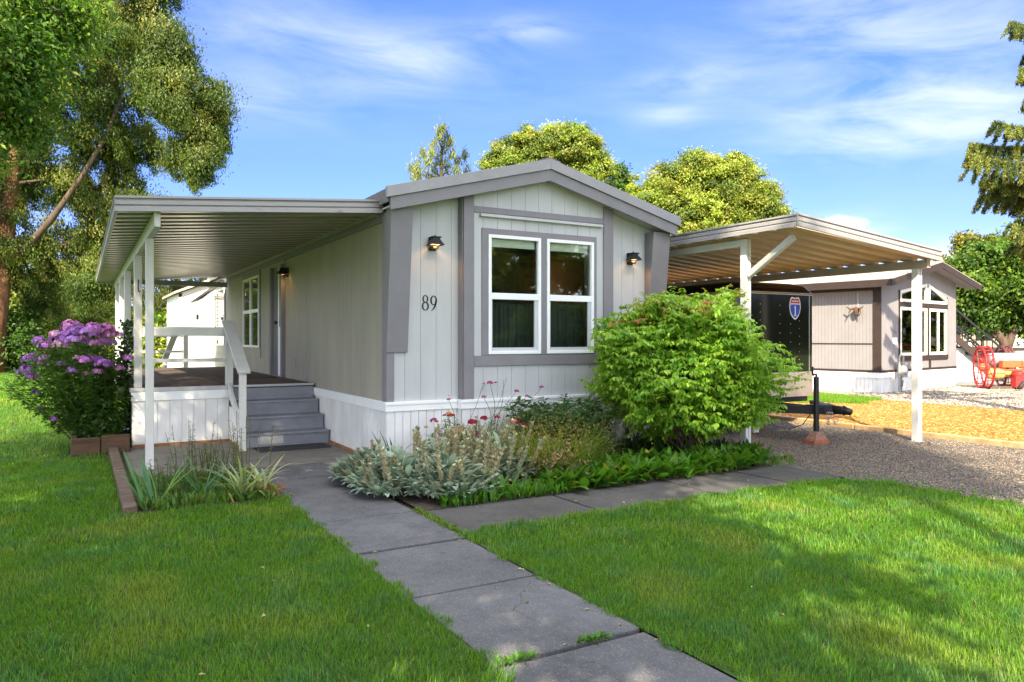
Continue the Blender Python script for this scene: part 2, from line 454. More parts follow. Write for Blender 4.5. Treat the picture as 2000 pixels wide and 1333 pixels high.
def gravelmat(name, cols, sc, bump=.8):
    m = bpy.data.materials.new(name); m.use_nodes = True
    n = m.node_tree.nodes; l = m.node_tree.links; b = n['Principled BSDF']; b.inputs['Roughness'].default_value = .9
    t = n.new('ShaderNodeTexCoord')
    v = n.new('ShaderNodeTexVoronoi'); v.inputs['Scale'].default_value = sc; l.new(t.outputs['Object'], v.inputs['Vector'])
    sx = n.new('ShaderNodeSeparateColor'); l.new(v.outputs['Color'], sx.inputs[0])
    nz = n.new('ShaderNodeTexNoise'); nz.inputs['Scale'].default_value = 1.3; nz.inputs['Detail'].default_value = 5; l.new(t.outputs['Object'], nz.inputs['Vector'])
    ad = n.new('ShaderNodeMath'); ad.operation = 'MULTIPLY_ADD'; ad.inputs[1].default_value = .62
    l.new(sx.outputs[0], ad.inputs[0])
    sb = n.new('ShaderNodeMath'); sb.operation = 'MULTIPLY'; sb.inputs[1].default_value = .42; l.new(nz.outputs['Fac'], sb.inputs[0]); l.new(sb.outputs[0], ad.inputs[2])
    cr = n.new('ShaderNodeValToRGB')
    while len(cr.color_ramp.elements) < len(cols): cr.color_ramp.elements.new(.5)
    for i, c in enumerate(cols):
        cr.color_ramp.elements[i].position = i / (len(cols) - 1); cr.color_ramp.elements[i].color = (*c, 1)
    l.new(ad.outputs[0], cr.inputs[0]); l.new(cr.outputs[0], b.inputs['Base Color'])
    bp = n.new('ShaderNodeBump'); bp.inputs['Strength'].default_value = bump; bp.inputs['Distance'].default_value = .02
    l.new(v.outputs['Distance'], bp.inputs['Height']); bp.invert = True; l.new(bp.outputs[0], b.inputs['Normal'])
    return m
M_GRAVEL = gravelmat('driveway_gravel', [(.042, .043, .047), (.092, .091, .09), (.165, .147, .125), (.30, .245, .19)], 110)
M_MULCH = gravelmat('bark_mulch', [(.14, .058, .014), (.24, .108, .024), (.33, .162, .042), (.40, .235, .08)], 30)
M_RIVER = gravelmat('river_gravel', [(.13, .105, .08), (.20, .17, .135), (.26, .225, .18), (.33, .29, .24)], 24)

g = sheet('ground', rect(-320, 320, -320, 320), -.06, M_FARG)
sheet('lawn', rect(-14, 1.63, -6, 50), 0.0, M_EARTH)
sheet('side_lawn', [(2.5, -6), (7.25, -6), (7.25, 4.6), (7.05, 5.0), (6.7, 5.14), (2.5, 5.14)], 0.0, M_EARTH)
# walkway slabs with open joints
mb = MB(); ys = [-3.0, -2.02, -1.03, -.03, .96, 1.96, 2.96, 3.98, 4.98, 5.97, 7.0, 8.0, 8.9]
for a, b_ in zip(ys[:-1], ys[1:]):
    j = random.uniform(-.006, .006)
    mb.box(1.63 + j, 2.49 + j, a + .017, b_ - .017, -.05, .006 + random.uniform(-.004, .005))
tag(mb.build('walkway', M_CONC, bevel=.008), kind='structure')
mb = MB(); xs = [2.53, 3.9, 5.3, 6.35, 7.1]
for a, b_ in zip(xs[:-1], xs[1:]): mb.box(a + .014, b_ - .014, 5.15, 5.95, -.05, .004 + random.uniform(-.003, .003))
tag(mb.build('side_path', M_CONC2, bevel=.008), kind='structure')
sheet('joint_soil', [(1.6, -3), (2.56, -3), (2.56, 9), (1.6, 9)], -.022, M_SOIL)
mb = MB(); mb.box(.46, 1.6, 8.75, 11.5, -.05, .010); mb.box(1.6, 3.3, 8.905, 11.5, -.05, .012); mb.box(2.505, 3.3, 8.12, 8.9, -.05, .009)
tag(mb.build('porch_slab', M_SLAB, bevel=.006), kind='structure')
sheet('front_bed_soil', [(2.56, 5.96), (6.95, 5.96), (7.5, 6.4), (7.5, 8.6), (2.56, 8.6)], .002, M_SOIL)
sheet('iris_bed_soil', rect(.42, 1.62, 7.05, 8.75), .003, M_SOIL)
sheet('gravel_driveway', [(7.25, -6), (11.08, -6), (11.08, 26), (7.26, 26), (7.26, 8.6), (7.52, 8.6), (7.52, 6.38), (6.97, 5.96), (7.12, 5.96), (7.12, 5.14), (7.05, 5.0), (7.25, 4.6)], .001, M_GRAVEL)
sheet('mulch_bed', rect(11.08, 16.85, -6, 24), .004, M_MULCH)
sheet('river_gravel_bed', [(16.85, -6), (40, -6), (40, 11.0), (23.9, 13.9), (25, 24), (16.85, 24)], .003, M_RIVER)
sheet('side_street', [(24.0, 13.9), (70, 5.6), (74, 11), (25, 18.6)], .002, mat('far_asphalt', (.17, .18, .2), .9, .1, 3))
M_SANDTIMBER = mat('sand_timber', (.36, .24, .12), .85, .3, 9, .4, 50)  # sand-coloured timber of the mulch edging
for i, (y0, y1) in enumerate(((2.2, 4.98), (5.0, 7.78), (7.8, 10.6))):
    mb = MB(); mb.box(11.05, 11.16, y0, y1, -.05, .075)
    tag(mb.build('edging_timber', M_SANDTIMBER, bevel=.012),
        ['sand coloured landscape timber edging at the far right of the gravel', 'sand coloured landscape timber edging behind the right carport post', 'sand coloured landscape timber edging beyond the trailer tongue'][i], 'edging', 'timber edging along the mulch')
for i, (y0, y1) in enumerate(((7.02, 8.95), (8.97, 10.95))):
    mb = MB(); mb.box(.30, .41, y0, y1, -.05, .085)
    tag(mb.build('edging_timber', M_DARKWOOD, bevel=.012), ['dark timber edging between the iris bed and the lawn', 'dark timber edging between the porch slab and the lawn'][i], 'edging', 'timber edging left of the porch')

# ---------------------------------------------------------------- lawn grass
def inview(x, y, margin=.10):
    f = x * FWD[0] + y * FWD[1]; r = x * RGT[0] + y * RGT[1]
    return (f > .2) & (np.abs(r) < f * (.69 + margin) + 2.6)
def lawn_mask(x, y):
    eb = .035 * np.sin(x * 9) + .03 * np.sin(x * 23 + 1)
    ex = .03 * np.sin(y * 11) + .022 * np.sin(y * 27)
    left = (x < 1.65 + ex) & (y < 7.06 + eb) | (x < .33 + ex) & (y < 46) & ~((x > -.15) & (y > 10.9) & (y < 12.2))
    right = (x > 2.475 + ex) & (x < 7.25 + ex * 2) & (y < 5.17 + eb) & ~((x > 6.75) & (y > 5.17 - (x - 6.75) * .9))
    return left | right
gb = NB()
def lownoise(x, y, s, seed):
    return np.array([mnoise.noise((a * s, b * s, seed)) for a, b in zip(x, y)])
def grass(n, f0, f1, L, Wd, segs):
    x = rng.uniform(-14 if f1 > 15 else -5, 7.6, n); y = rng.uniform(-1.5, 46 if f1 > 15 else 14, n)
    f = x * FWD[0] + y * FWD[1]
    k = (f > f0) & (f < f1) & inview(x, y) & lawn_mask(x, y)
    x = x[k]; y = y[k]; n = len(x)
    p = lownoise(x, y, 1.6, 3.1); q = lownoise(x, y, 4.5, 8.7)
    az = rng.uniform(0, 2 * np.pi, n) * .8 + 2.2 + p * 4.0
    tilt = np.abs(rng.normal(.25, .25, n)); bend = rng.uniform(.3, 1.3, n)
    ln = L * rng.uniform(.55, 1.25, n) * (1 + .3 * q); w = Wd * rng.uniform(.7, 1.3, n)
    base = np.array([.088, .192, .014])[None] * np.ones((n, 1))
    bl = np.array([.068, .175, .042]); ye = np.array([.185, .225, .017])
    tb = np.clip(q * 1.6 + .1, 0, 1)[:, None]; ty = np.clip(p * 1.0 - .08, 0, .6)[:, None]
    col = base * (1 - tb) + bl * tb; col = col * (1 - ty) + ye * ty
    col *= (1 + rng.normal(0, .26, (n, 1))); dead = rng.random(n) < .025; col[dead] = (.26, .22, .10)
    col = np.clip(col, .004, .5)
    b = np.stack([x, y, np.zeros(n)], 1)
    prof = [1, .8, .04] if segs == 2 else [1, .05]
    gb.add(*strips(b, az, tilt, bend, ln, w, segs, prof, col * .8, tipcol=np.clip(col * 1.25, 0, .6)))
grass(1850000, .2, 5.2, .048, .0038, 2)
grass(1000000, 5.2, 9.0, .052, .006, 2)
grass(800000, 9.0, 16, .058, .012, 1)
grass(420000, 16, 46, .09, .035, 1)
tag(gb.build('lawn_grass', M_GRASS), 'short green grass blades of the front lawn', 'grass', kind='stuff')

# loose chips on the gravel and mulch
def chips(name, label, cat, pts, size, cols, flat=.5, longer=1.4):
    n = len(pts); O = np.array([(1, 0, 0), (0, 1, 0), (-1, 0, 0), (0, -1, 0), (0, 0, 1), (0, 0, -1)], float)
    a = rng.uniform(0, 2 * np.pi, n); s = size * rng.uniform(.5, 1.4, n)
    P = O[None] * (1 + rng.normal(0, .2, (n, 6, 1))) * np.array([longer, 1, flat]) * s[:, None, None]
    ca, sa = np.cos(a)[:, None], np.sin(a)[:, None]
    V = np.stack([P[..., 0] * ca - P[..., 1] * sa, P[..., 0] * sa + P[..., 1] * ca, P[..., 2]], -1) + pts[:, None]
    Fo = np.array([(0, 1, 4), (1, 2, 4), (2, 3, 4), (3, 0, 4), (1, 0, 5), (2, 1, 5), (3, 2, 5), (0, 3, 5)])
    F = (np.arange(n)[:, None, None] * 6 + Fo[None]).reshape(-1, 3)
    c = np.array(cols)[rng.integers(0, len(cols), n)] * (1 + rng.normal(0, .15, (n, 1)))
    nb = NB(); nb.add(V.reshape(-1, 3), F, np.repeat(np.clip(c, .01, .9), 6, 0))
    return tag(nb.build(name, leafmat('chip', 0.0, .85, .2)), label, cat, kind='stuff')
def inpoly(x, y, poly):
    r = np.zeros(len(x), bool); j = len(poly) - 1
    for i in range(len(poly)):
        xi, yi = poly[i]; xj, yj = poly[j]
        c = ((yi > y) != (yj > y)) & (x < (xj - xi) * (y - yi) / (yj - yi + 1e-12) + xi); r ^= c; j = i
    return r
def scatter(n, poly, z=.006):
    xs_ = [p[0] for p in poly]; ys_ = [p[1] for p in poly]
    x = rng.uniform(min(xs_), max(xs_), n); y = rng.uniform(min(ys_), max(ys_), n)
    k = inpoly(x, y, poly) & inview(x, y); return np.stack([x[k], y[k], np.full(k.sum(), z)], 1)
chips('gravel_stones', 'loose grey gravel stones on the driveway', 'gravel', scatter(110000, [(7.3, 2.2), (11.0, 2.2), (11.0, 10.5), (7.55, 10.5), (7.55, 6.3), (7.15, 5.6), (7.2, 5)]), .0065,
      [(.05, .052, .058), (.09, .09, .09), (.16, .142, .12), (.36, .30, .23), (.28, .18, .10)])
chips('mulch_chips', 'loose tan bark chips beside the carport', 'mulch', scatter(70000, [(11.17, 3.4), (16.8, 3.4), (16.8, 12), (11.17, 12)]), .024,
      [(.18, .07, .014), (.27, .112, .022), (.34, .16, .04), (.40, .23, .08)], .3, 1.9)
chips('river_stones', 'pale rounded stones around the neighbouring house', 'gravel', scatter(26000, [(16.88, 5), (28, 5), (28, 11.5), (23.6, 13.2), (18.9, 12.4), (16.88, 14)]), .03,
      [(.12, .09, .07), (.2, .17, .14), (.27, .24, .2), (.36, .33, .29)], .5, 1.2)
# turf tuft patch beside the trailer
x = rng.uniform(13.2, 16.84, 60000); y = rng.uniform(9.6, 16, 60000)
k = (((x - 15.6) / 1.5) ** 2 + ((y - 12.6) / 1.9) ** 2 < 1 + .2 * np.sin(x * 5)); x = x[k]; y = y[k]; n = len(x)
nb = NB(); nb.add(*strips(np.stack([x, y, np.zeros(n)], 1), rng.uniform(0, 6.28, n), np.abs(rng.normal(.3, .2, n)), rng.uniform(.2, 1, n), rng.uniform(.05, .12, n), np.full(n, .016), 1, [1, .05], jit((.12, .24, .02), n)))
tag(nb.build('turf_patch', M_GRASS), 'patch of bright green grass beyond the trailer tongue', 'grass', kind='stuff')
# ================================================================ THE MOBILE HOME
X0, X1, YF, YB, YBACK = 3.09, 7.25, 8.24, 8.12, 21.3
def clipx(poly, a, b):
    def half(P, x, sg):
        out = []
        for i in range(len(P)):
            p, q = P[i], P[(i + 1) % len(P)]; dp = sg * (p[0] - x); dq = sg * (q[0] - x)
            if dp >= 0: out.append(p)
            if (dp > 0) != (dq > 0) and dp != dq and abs(dp - dq) > 1e-12:
                t = dp / (dp - dq)
                if 0 < t < 1: out.append((x, p[1] + (q[1] - p[1]) * t))
        return out
    P = half(poly, a, 1)
    return half(P, b, -1) if len(P) > 2 else []
def area(P): return abs(sum(P[i][0] * P[(i + 1) % len(P)][1] - P[(i + 1) % len(P)][0] * P[i][1] for i in range(len(P)))) / 2
def boards(mb, poly, mp, vec, pitch=.203, gap=.007, off=0):
    us = [p[0] for p in poly]; k = math.floor((min(us) - off) / pitch)
    while off + k * pitch < max(us):
        P = clipx(poly, off + k * pitch + gap / 2, off + (k + 1) * pitch - gap / 2)
        if len(P) > 2 and area(P) > 1e-5: mb.prism([mp(*p) for p in P], vec)
        k += 1
def rz(x): return 3.22 + .258 * (x - 3.0) if x < 5.17 else 3.22 + .258 * (7.34 - x)     # roof top
home = thing('mobile_home', 'grey single-wide mobile home with house number 89 and white skirting', 'house', (X0, YF, 0))
# core walls
mb = MB()
mb.box(X0 + .012, X0 + .1, YF + .02, YBACK, .02, 3.0); mb.box(X1 - .1, X1 - .012, YF + .02, YBACK, .02, 3.0)
mb.box(X0 + .1, X1 - .1, YBACK - .1, YBACK - .01, .02, 3.0)
fy = YF + .012
mb.prism([(X0 + .1, fy, .02), (4.02, fy, .02), (4.02, fy, rz(4.02) - .2), (X0 + .1, fy, rz(X0 + .1) - .2)], (0, .08, 0))
mb.prism([(6.30, fy, .02), (X1 - .1, fy, .02), (X1 - .1, fy, rz(X1 - .1) - .2), (6.30, fy, rz(6.3) - .2)], (0, .08, 0))
by = YB + .012
WX0, WX1, WZ0, WZ1 = 4.36, 5.97, 1.30, 2.79
mb.box(4.02, WX0, by, by + .19, .02, 3.1); mb.box(WX1, 6.30, by, by + .19, .02, 3.1); mb.box(WX0, WX1, by, by + .19, .02, WZ0)
mb.prism([(WX0, by, WZ1), (WX1, by, WZ1), (WX1, by, rz(WX1) - .2), (5.17, by, rz(5.17) - .2), (WX0, by, rz(WX0) - .2)], (0, .19, 0))
mb.box(X0 + .1, X1 - .1, YF + .2, YBACK - .1, .7, .75)
mb.build('wall', mat('sheathing', (.40, .41, .41), .7, .05, 4), home)
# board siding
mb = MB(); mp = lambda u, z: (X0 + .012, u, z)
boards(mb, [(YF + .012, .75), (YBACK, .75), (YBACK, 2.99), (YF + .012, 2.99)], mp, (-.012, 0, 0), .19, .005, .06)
mb.build('side_siding', M_SIDING_SHADED, home)
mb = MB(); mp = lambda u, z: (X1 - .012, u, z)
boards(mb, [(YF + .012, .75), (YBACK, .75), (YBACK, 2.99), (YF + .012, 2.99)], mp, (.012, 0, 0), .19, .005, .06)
mb.build('side_siding', M_SIDING_SHADED, home)
mb = MB(); mp = lambda u, z: (u, YF + .012, z)
boards(mb, [(X0 + .07, .75), (4.02, .75), (4.02, rz(4.02) - .22), (X0 + .07, rz(X0 + .07) - .22)], mp, (0, -.012, 0), .203, .004, .06)
boards(mb, [(6.30, .75), (X1 - .07, .75), (X1 - .07, rz(X1 - .07) - .22), (6.30, rz(6.3) - .22)], mp, (0, -.012, 0), .203, .004, .06)
mp = lambda u, z: (u, YB + .012, z)
boards(mb, [(4.16, .75), (6.14, .75), (6.14, 1.17), (4.16, 1.17)], mp, (0, -.012, 0), .203, .004, .03)
boards(mb, [(4.16, 1.27), (4.29, 1.27), (4.29, 2.84), (4.16, 2.84)], mp, (0, -.012, 0), .203, .004, .03)
boards(mb, [(6.0, 1.27), (6.14, 1.27), (6.14, 2.84), (6.0, 2.84)], mp, (0, -.012, 0), .203, .004, .03)
boards(mb, [(4.16, 2.84), (6.14, 2.84), (6.14, 3.07), (4.16, 3.07)], mp, (0, -.012, 0), .203, .004, .03)
boards(mb, [(4.16, 3.11), (6.14, 3.11), (6.14, rz(6.14) - .22), (5.17, rz(5.17) - .22), (4.16, rz(4.16) - .22)], mp, (0, -.012, 0), .203, .004, .03)
mb.build('front_siding', M_SIDING, home)
for xa_, xb_ in ((4.008, 4.02), (6.30, 6.312)):
    mb = MB(); mb.box(xa_, xb_, YB + .004, YF + .1, .75, rz((xa_ + xb_) / 2) - .22); mb.build('bay_side', M_TRIM, home)
# grey trim of the front bay
def trim(name, *bx, m=None, bevel=.003):
    t = MB()
    for b in bx: t.box(*b)
    return t.build(name, m or M_TRIM, home, bevel)
for a, b_ in ((4.02, 4.16), (6.14, 6.30)):
    t = MB(); t.prism([(a, YB, .75), (b_, YB, .75), (b_, YB, rz(b_) - .23), (a, YB, rz(a) - .23)], (0, -.022, 0)); t.build('bay_post', M_TRIM, home, .003)
trim('trim_board', (4.162, 6.138, YB - .02, YB, 1.155, 1.285))
trim('trim_board', (4.162, 6.138, YB - .02, YB, 3.05, 3.125))
trim('drip_moulding', (4.24, 6.11, YB - .05, YB, 3.0, 3.035), m=M_SIDING)
trim('window_casing', (4.27, 6.02, YB - .018, YB, 2.79, 2.865), (4.27, 4.36, YB - .018, YB, 1.287, 2.79), (5.97, 6.02, YB - .018, YB, 1.287, 2.79), (5.127, 5.22, YB - .018, YB, 1.287, 2.79))
# corner wings carrying the gable
for a, b_, nm in ((X0 - .02, 3.335, 'l'), (6.97, X1 + .03, 'r')):
    t = MB(); zt = (rz(a) if nm == 'l' else rz(b_)) - .235; zt2 = (rz(b_) if nm == 'l' else rz(a)) - .235
    t.prism([(a, YF - .03, 1.33), (a, YF - .2, zt), (a, YF + .0, zt), (a, YF + .0, 1.33)], (b_ - a, 0, 0))
    t.build('corner_wing', M_TRIM, home, .004)
trim('corner_board', (X0 - .016, X0 + .08, YF - .02, YF - .001, .75, 1.329)); trim('corner_board', (X1 - .08, X1 + .016, YF - .02, YF - .001, .75, 1.329))
trim('corner_board', (X0 - .018, X0 - .001, YF - .001, YF + .12, .75, 2.97)); trim('corner_board', (X1 + .001, X1 + .018, YF - .001, YF + .12, .75, 2.97))
trim('eave_trim', (X0 - .03, X0 - .002, YF + .125, YBACK, 2.87, 2.985)); trim('eave_trim', (X1 + .002, X1 + .03, YF + .125, YBACK, 2.87, 2.985))
# skirting
mb = MB(); random.seed(3)
def skirt_run(a, b_, y, axis):
    u = a
    while u < b_ - .01:
        w = min(.1, b_ - u)
        if axis == 'x': mb.box(u, u + w - .012, y - .012, y, .0, .645)
        else: mb.box(y - .012, y, u, u + w - .012, .0, .645)
        u += w
skirt_run(X0 - .005, 4.02, YF, 'x'); skirt_run(4.02, 6.30, YB, 'x'); skirt_run(6.30, X1, YF, 'x')
skirt_run(YF, YBACK, X0, 'y'); skirt_run(YF, YBACK, X1 + .012, 'y')
mb.box(X0, 4.02, YF, YF + .012, 0, .645); mb.box(4.0, 6.32, YB, YB + .012, 0, .645); mb.box(6.3, X1, YF, YF + .012, 0, .645)
mb.box(X0, X0 + .012, YF + .013, YBACK, 0, .645); mb.box(4.0, 4.02, YB - .012, YF, 0, .645)
mb.build('skirting', M_SKIRT, home)
trim('skirt_band', (X0 - .03, 3.985, YF - .03, YF + .002, .64, .715), (X0 - .038, 3.98, YF - .042, YF + .002, .715, .752),
     (3.985, 6.315, YB - .03, YB, .64, .715), (3.98, 6.32, YB - .042, YB, .715, .752), (6.316, X1 + .03, YF - .03, YF + .002, .64, .715), (6.321, X1 + .035, YF - .042, YF + .002, .715, .752),
     (3.985, 4.015, YB, YF, .64, .75), m=M_WHITE)
trim('skirt_band', (X0 - .03, X0 - .002, YF + .003, YBACK, .64, .752), m=M_WHITE)
trim('skirt_band', (X1 + .002, X1 + .03, YF + .003, YBACK, .64, .752), m=M_WHITE)
trim('skirt_footer', (X0 - .045, X0 - .0125, YF + .1, 10.5, 0, .045), m=mat('rusty_timber', (.26, .12, .05), .9, .3, 8))
# roof
def roofslab(x0, x1, off, th, y0, y1, name, m):
    t = MB(); t.prism([(x0, y0, rz(x0) + off), (x1, y0, rz(x1) + off), (x1, y0, rz(x1) + off - th), (x0, y0, rz(x0) + off - th)], (0, y1 - y0, 0))
    return t.build(name, m, home)
roofslab(3.0, 5.17, -.012, .16, 7.98, YBACK + .2, 'roof', M_SHINGLE); roofslab(5.1701, 7.34, -.012, .16, 7.98, YBACK + .2, 'roof', M_SHINGLE)
t = MB(); t.prism([(5.02, 7.93, rz(5.02) + .004), (5.17, 7.93, rz(5.17) + .004), (5.32, 7.93, rz(5.32) + .004), (5.32, 7.93, rz(5.32) + .022), (5.17, 7.93, rz(5.17) + .026), (5.02, 7.93, rz(5.02) + .022)], (0, YBACK - 7.7, 0)); t.build('ridge_cap', M_SHINGLE, home)
def rake(y0, y1, zt, zb, ext, name, m):
    for a, b_ in ((3.0 - ext, 5.17), (5.1705, 7.34 + ext)):
        t = MB(); t.prism([(a, y0, rz(a) + zt), (b_, y0, rz(b_) + zt), (b_, y0, rz(b_) + zb), (a, y0, rz(a) + zb)], (0, y1 - y0, 0)); t.build(name, m, home, .003)
rake(7.92, 7.978, .004, -.125, .03, 'roof_edge', M_ROOFTRIM)
rake(7.945, 7.978, -.127, -.272, -.02, 'rake_board', M_TRIM)
t = MB()
for a, b_ in ((3.03, 5.17), (5.1705, 7.31)):
    t.prism([(a, 7.979, rz(a) - .215), (b_, 7.979, rz(b_) - .215), (b_, 7.979, rz(b_) - .235), (a, 7.979, rz(a) - .235)], (0, YF - 7.979, 0))
t.build('soffit', M_SIDING, home)
# front windows with a room behind
def sash_window(x0, x1, name='window'):
    f = MB(); zf0, zf1 = WZ0, WZ1; y0 = YB - .028; w = .042
    f.box(x0, x0 + w, y0, YB + .03, zf0, zf1); f.box(x1 - w, x1, y0, YB + .03, zf0, zf1)
    f.box(x0 + w, x1 - w, y0, YB + .03, zf1 - w, zf1); f.box(x0 + w, x1 - w, y0, YB + .03, zf0, zf0 + w)
    f.box(x0 + w, x1 - w, y0 + .004, YB + .03, 1.985, 2.065)
    win = f.build(name, M_WHITE, home, .004)
    s = MB(); a, b_ = x0 + w, x1 - w
    s.box(a, a + .018, YB - .012, YB + .02, zf0 + w, 1.985); s.box(b_ - .05, b_, YB - .012, YB + .02, zf0 + w, 1.985); s.box(a + .018, b_ - .05, YB - .012, YB + .02, zf0 + w, zf0 + w + .04)
    s.build('sash', mat('sash_grey', (.48, .5, .52), .4, .05, 5), win, .003)
    p = MB(); p.box(a, b_, YB + .012, YB + .016, 2.065, zf1 - w); p.build('pane', M_GLASS, win)
    p = MB(); p.box(a + .018, b_ - .05, YB + .006, YB + .010, zf0 + w + .04, 1.985); p.build('pane', M_SCREEN, win)
    b2 = MB(); b2.box(a + .005, b_ - .005, YB + .06, YB + .11, zf1 - w - .10, zf1 - w); b2.build('blind', mat('blind_fabric', (.8, .84, .76), .7, .1, 20, stretch=(1, 1, 30)), win)
sash_window(4.36, 5.127); sash_window(5.22, 5.97)
mb = MB()
mb.box(3.4, 6.95, 11.2, 11.25, .75, 3.0); mb.box(3.35, 3.4, 8.5, 11.2, .75, 3.0); mb.box(6.95, 7.0, 8.5, 11.2, .75, 3.0); mb.box(3.4, 6.95, 8.5, 11.2, 2.98, 3.02)
mb.build('room', M_DARKROOM, home)
mb = MB(); mb.box(5.62, 6.5, 8.95, 9.5, .76, 2.62); mb.box(5.58, 6.54, 8.92, 9.52, 2.62, 2.70)
mb.build('cabinet', mat('cabinet_wood', (.5, .17, .06), .45, .2, 4, stretch=(1, 1, .2)), home, .01)
mb = MB()
for k in range(26):
    xa = 4.32 + k * .065
    mb.tube([(xa, 8.42 + .018 * (k % 2), .9), (xa, 8.42 + .018 * (k % 2), 1.95)], .036, 6)
mb.build('curtain', mat('curtain_fabric', (.27, .30, .28), .9, .2, 8), home, smooth=True)
# house number, serif numerals cut from metal
def numeral_ring(mb, cx, cz, rx, rzv, tx, tz, y0, y1, n=32, slant=0):
    o = []; i_ = []
    for k in range(n):
        a = 2 * math.pi * k / n; o.append((cx + rx * math.cos(a), cz + rzv * math.sin(a))); i_.append((cx + (rx - tx) * math.cos(a + slant), cz + (rzv - tz) * math.sin(a + slant)))
    for k in range(n):
        k2 = (k + 1) % n; mb.prism([(o[k][0], y0, o[k][1]), (o[k2][0], y0, o[k2][1]), (i_[k2][0], y0, i_[k2][1]), (i_[k][0], y0, i_[k][1])], (0, y1 - y0, 0))
mb = MB(); ya, yb = YF - .006, YF - .001
numeral_ring(mb, 3.572, 1.972, .038, .047, .018, .009, ya, yb); numeral_ring(mb, 3.572, 1.885, .047, .052, .021, .010, ya, yb)
mb.build('house_number', M_BLACK, home)
mb = MB(); numeral_ring(mb, 3.680, 1.957, .045, .058, .020, .010, ya, yb)
pts = [(3.722, 1.955), (3.718, 1.915), (3.704, 1.878), (3.682, 1.850), (3.652, 1.830)]; wd = [.020, .022, .020, .014, .006]
for k in range(4):
    (xa, za), (xb, zb) = pts[k], pts[k + 1]; d = Vector((xb - xa, zb - za)).normalized(); nrm = -Vector((-d.y, d.x))
    q = [(xa - nrm.x * 0, za), (xb, zb), (xb - nrm.x * -wd[k + 1], zb - nrm.y * -wd[k + 1]), (xa - nrm.x * -wd[k], za - nrm.y * -wd[k])]
    mb.prism([(a, ya, b_) for a, b_ in q], (0, yb - ya, 0))
mb.build('house_number', M_BLACK, home)
# side windows and door
M_DARKGLASS = mat('dark_glass', (.018, .02, .018), .03, .1, 3, spec=.9)
def side_window(y0, y1, z0, z1, two=True):
    xw = X0
    c = MB(); c.box(xw - .018, xw, y0 - .09, y1 + .09, z1, z1 + .12); c.box(xw - .018, xw, y0 - .09, y0, z0, z1); c.box(xw - .018, xw, y1, y1 + .09, z0, z1)
    c.build('window_casing', M_TRIM, home, .003)
    c = MB(); c.box(xw - .02, xw, y0 - .09, y1 + .09, z0 - .2, z0 - .002); c.build('apron_board', M_SIDING_SHADED, home, .003)
    f = MB(); w = .045; x_ = xw - .035
    cols = [(y0, (y0 + y1) / 2 - .02), ((y0 + y1) / 2 + .02, y1)] if two else [(y0, y1)]
    g = MB()
    for a, b_ in cols:
        f.box(x_, xw, a, a + w, z0, z1); f.box(x_, xw, b_ - w, b_, z0, z1)
        zm = (z0 + z1) / 2 + .02
        for za, zb in ((z0, z0 + w), (zm - .035, zm + .035), (z1 - w, z1)): f.box(x_, xw, a + w, b_ - w, za, zb)
        g.box(xw - .012, xw - .002, a + w, b_ - w, z0 + w, zm - .035); g.box(xw - .012, xw - .002, a + w, b_ - w, zm + .035, z1 - w)
    win = f.build('window', M_WHITE, home, .004); g.build('pane', M_DARKGLASS, win)
side_window(15.40, 17.05, 1.31, 2.77); side_window(19.55, 20.75, 1.31, 2.77, False)
d = MB(); d.box(X0 - .02, X0, 13.36, 14.10, .82, 2.78); door = d.build('door', mat('door_grey', (.13, .13, .135), .5, .08, 4), home, .003)
d = MB(); d.box(X0 - .05, X0 - .021, 13.37, 13.60, .83, 2.77); d.build('storm_panel', M_WHITE, door, .003)
d = MB(); d.box(X0 - .054, X0 - .051, 13.40, 13.47, 1.7, 2.68); d.build('pane', M_DARKGLASS, door)
d = MB(); d.lathe((X0 - .02, 13.68, 1.78), [(.012, 0), (.012, .035), (.03, .04), (.034, .06), (.02, .075), (.002, .078)], 12, (-1, 0, 0)); d.build('handle', M_BLACK, door, smooth=True)
trim('door_casing', (X0 - .07, X0, 13.25, 13.355, .80, 2.80), (X0 - .07, X0, 14.105, 14.25, .80, 2.80)); trim('door_casing', (X0 - .022, X0, 13.25, 14.25, 2.802, 2.87), m=M_SIDING_SHADED)
d = MB(); d.box(X0 - .06, X0, 13.36, 14.10, .80, .819); d.build('threshold', M_GUT, home)
d = MB(); d.box(X0 - .008, X0 - .001, 12.55, 12.67, 1.0, 1.16); d.build('outlet_cover', M_SIDING_SHADED, home, .004)
# slatted awning over the rear window
aw = MB()
for k in range(13):
    t_ = k / 12; x_ = X0 - .06 - .58 * t_; z_ = 2.93 - .5 * t_ ** .8
    aw.bar((x_, 19.45, z_), (x_, 20.85, z_), .06, .012, up=(.5, 0, 1))
ao = aw.build('awning', mat('awning_metal', (.035, .034, .036), .5, .2, 8), home)
for y_ in (19.5, 20.15, 20.8):
    aw = MB(); aw.tube([(X0 - .02, y_, 2.93), (X0 - .28, y_, 2.73), (X0 - .64, y_, 2.42)], .012, 6); aw.tube([(X0 - .01, y_, 2.52), (X0 - .5, y_, 2.53)], .010, 6)
    aw.build('bracket', M_BLACK, ao)

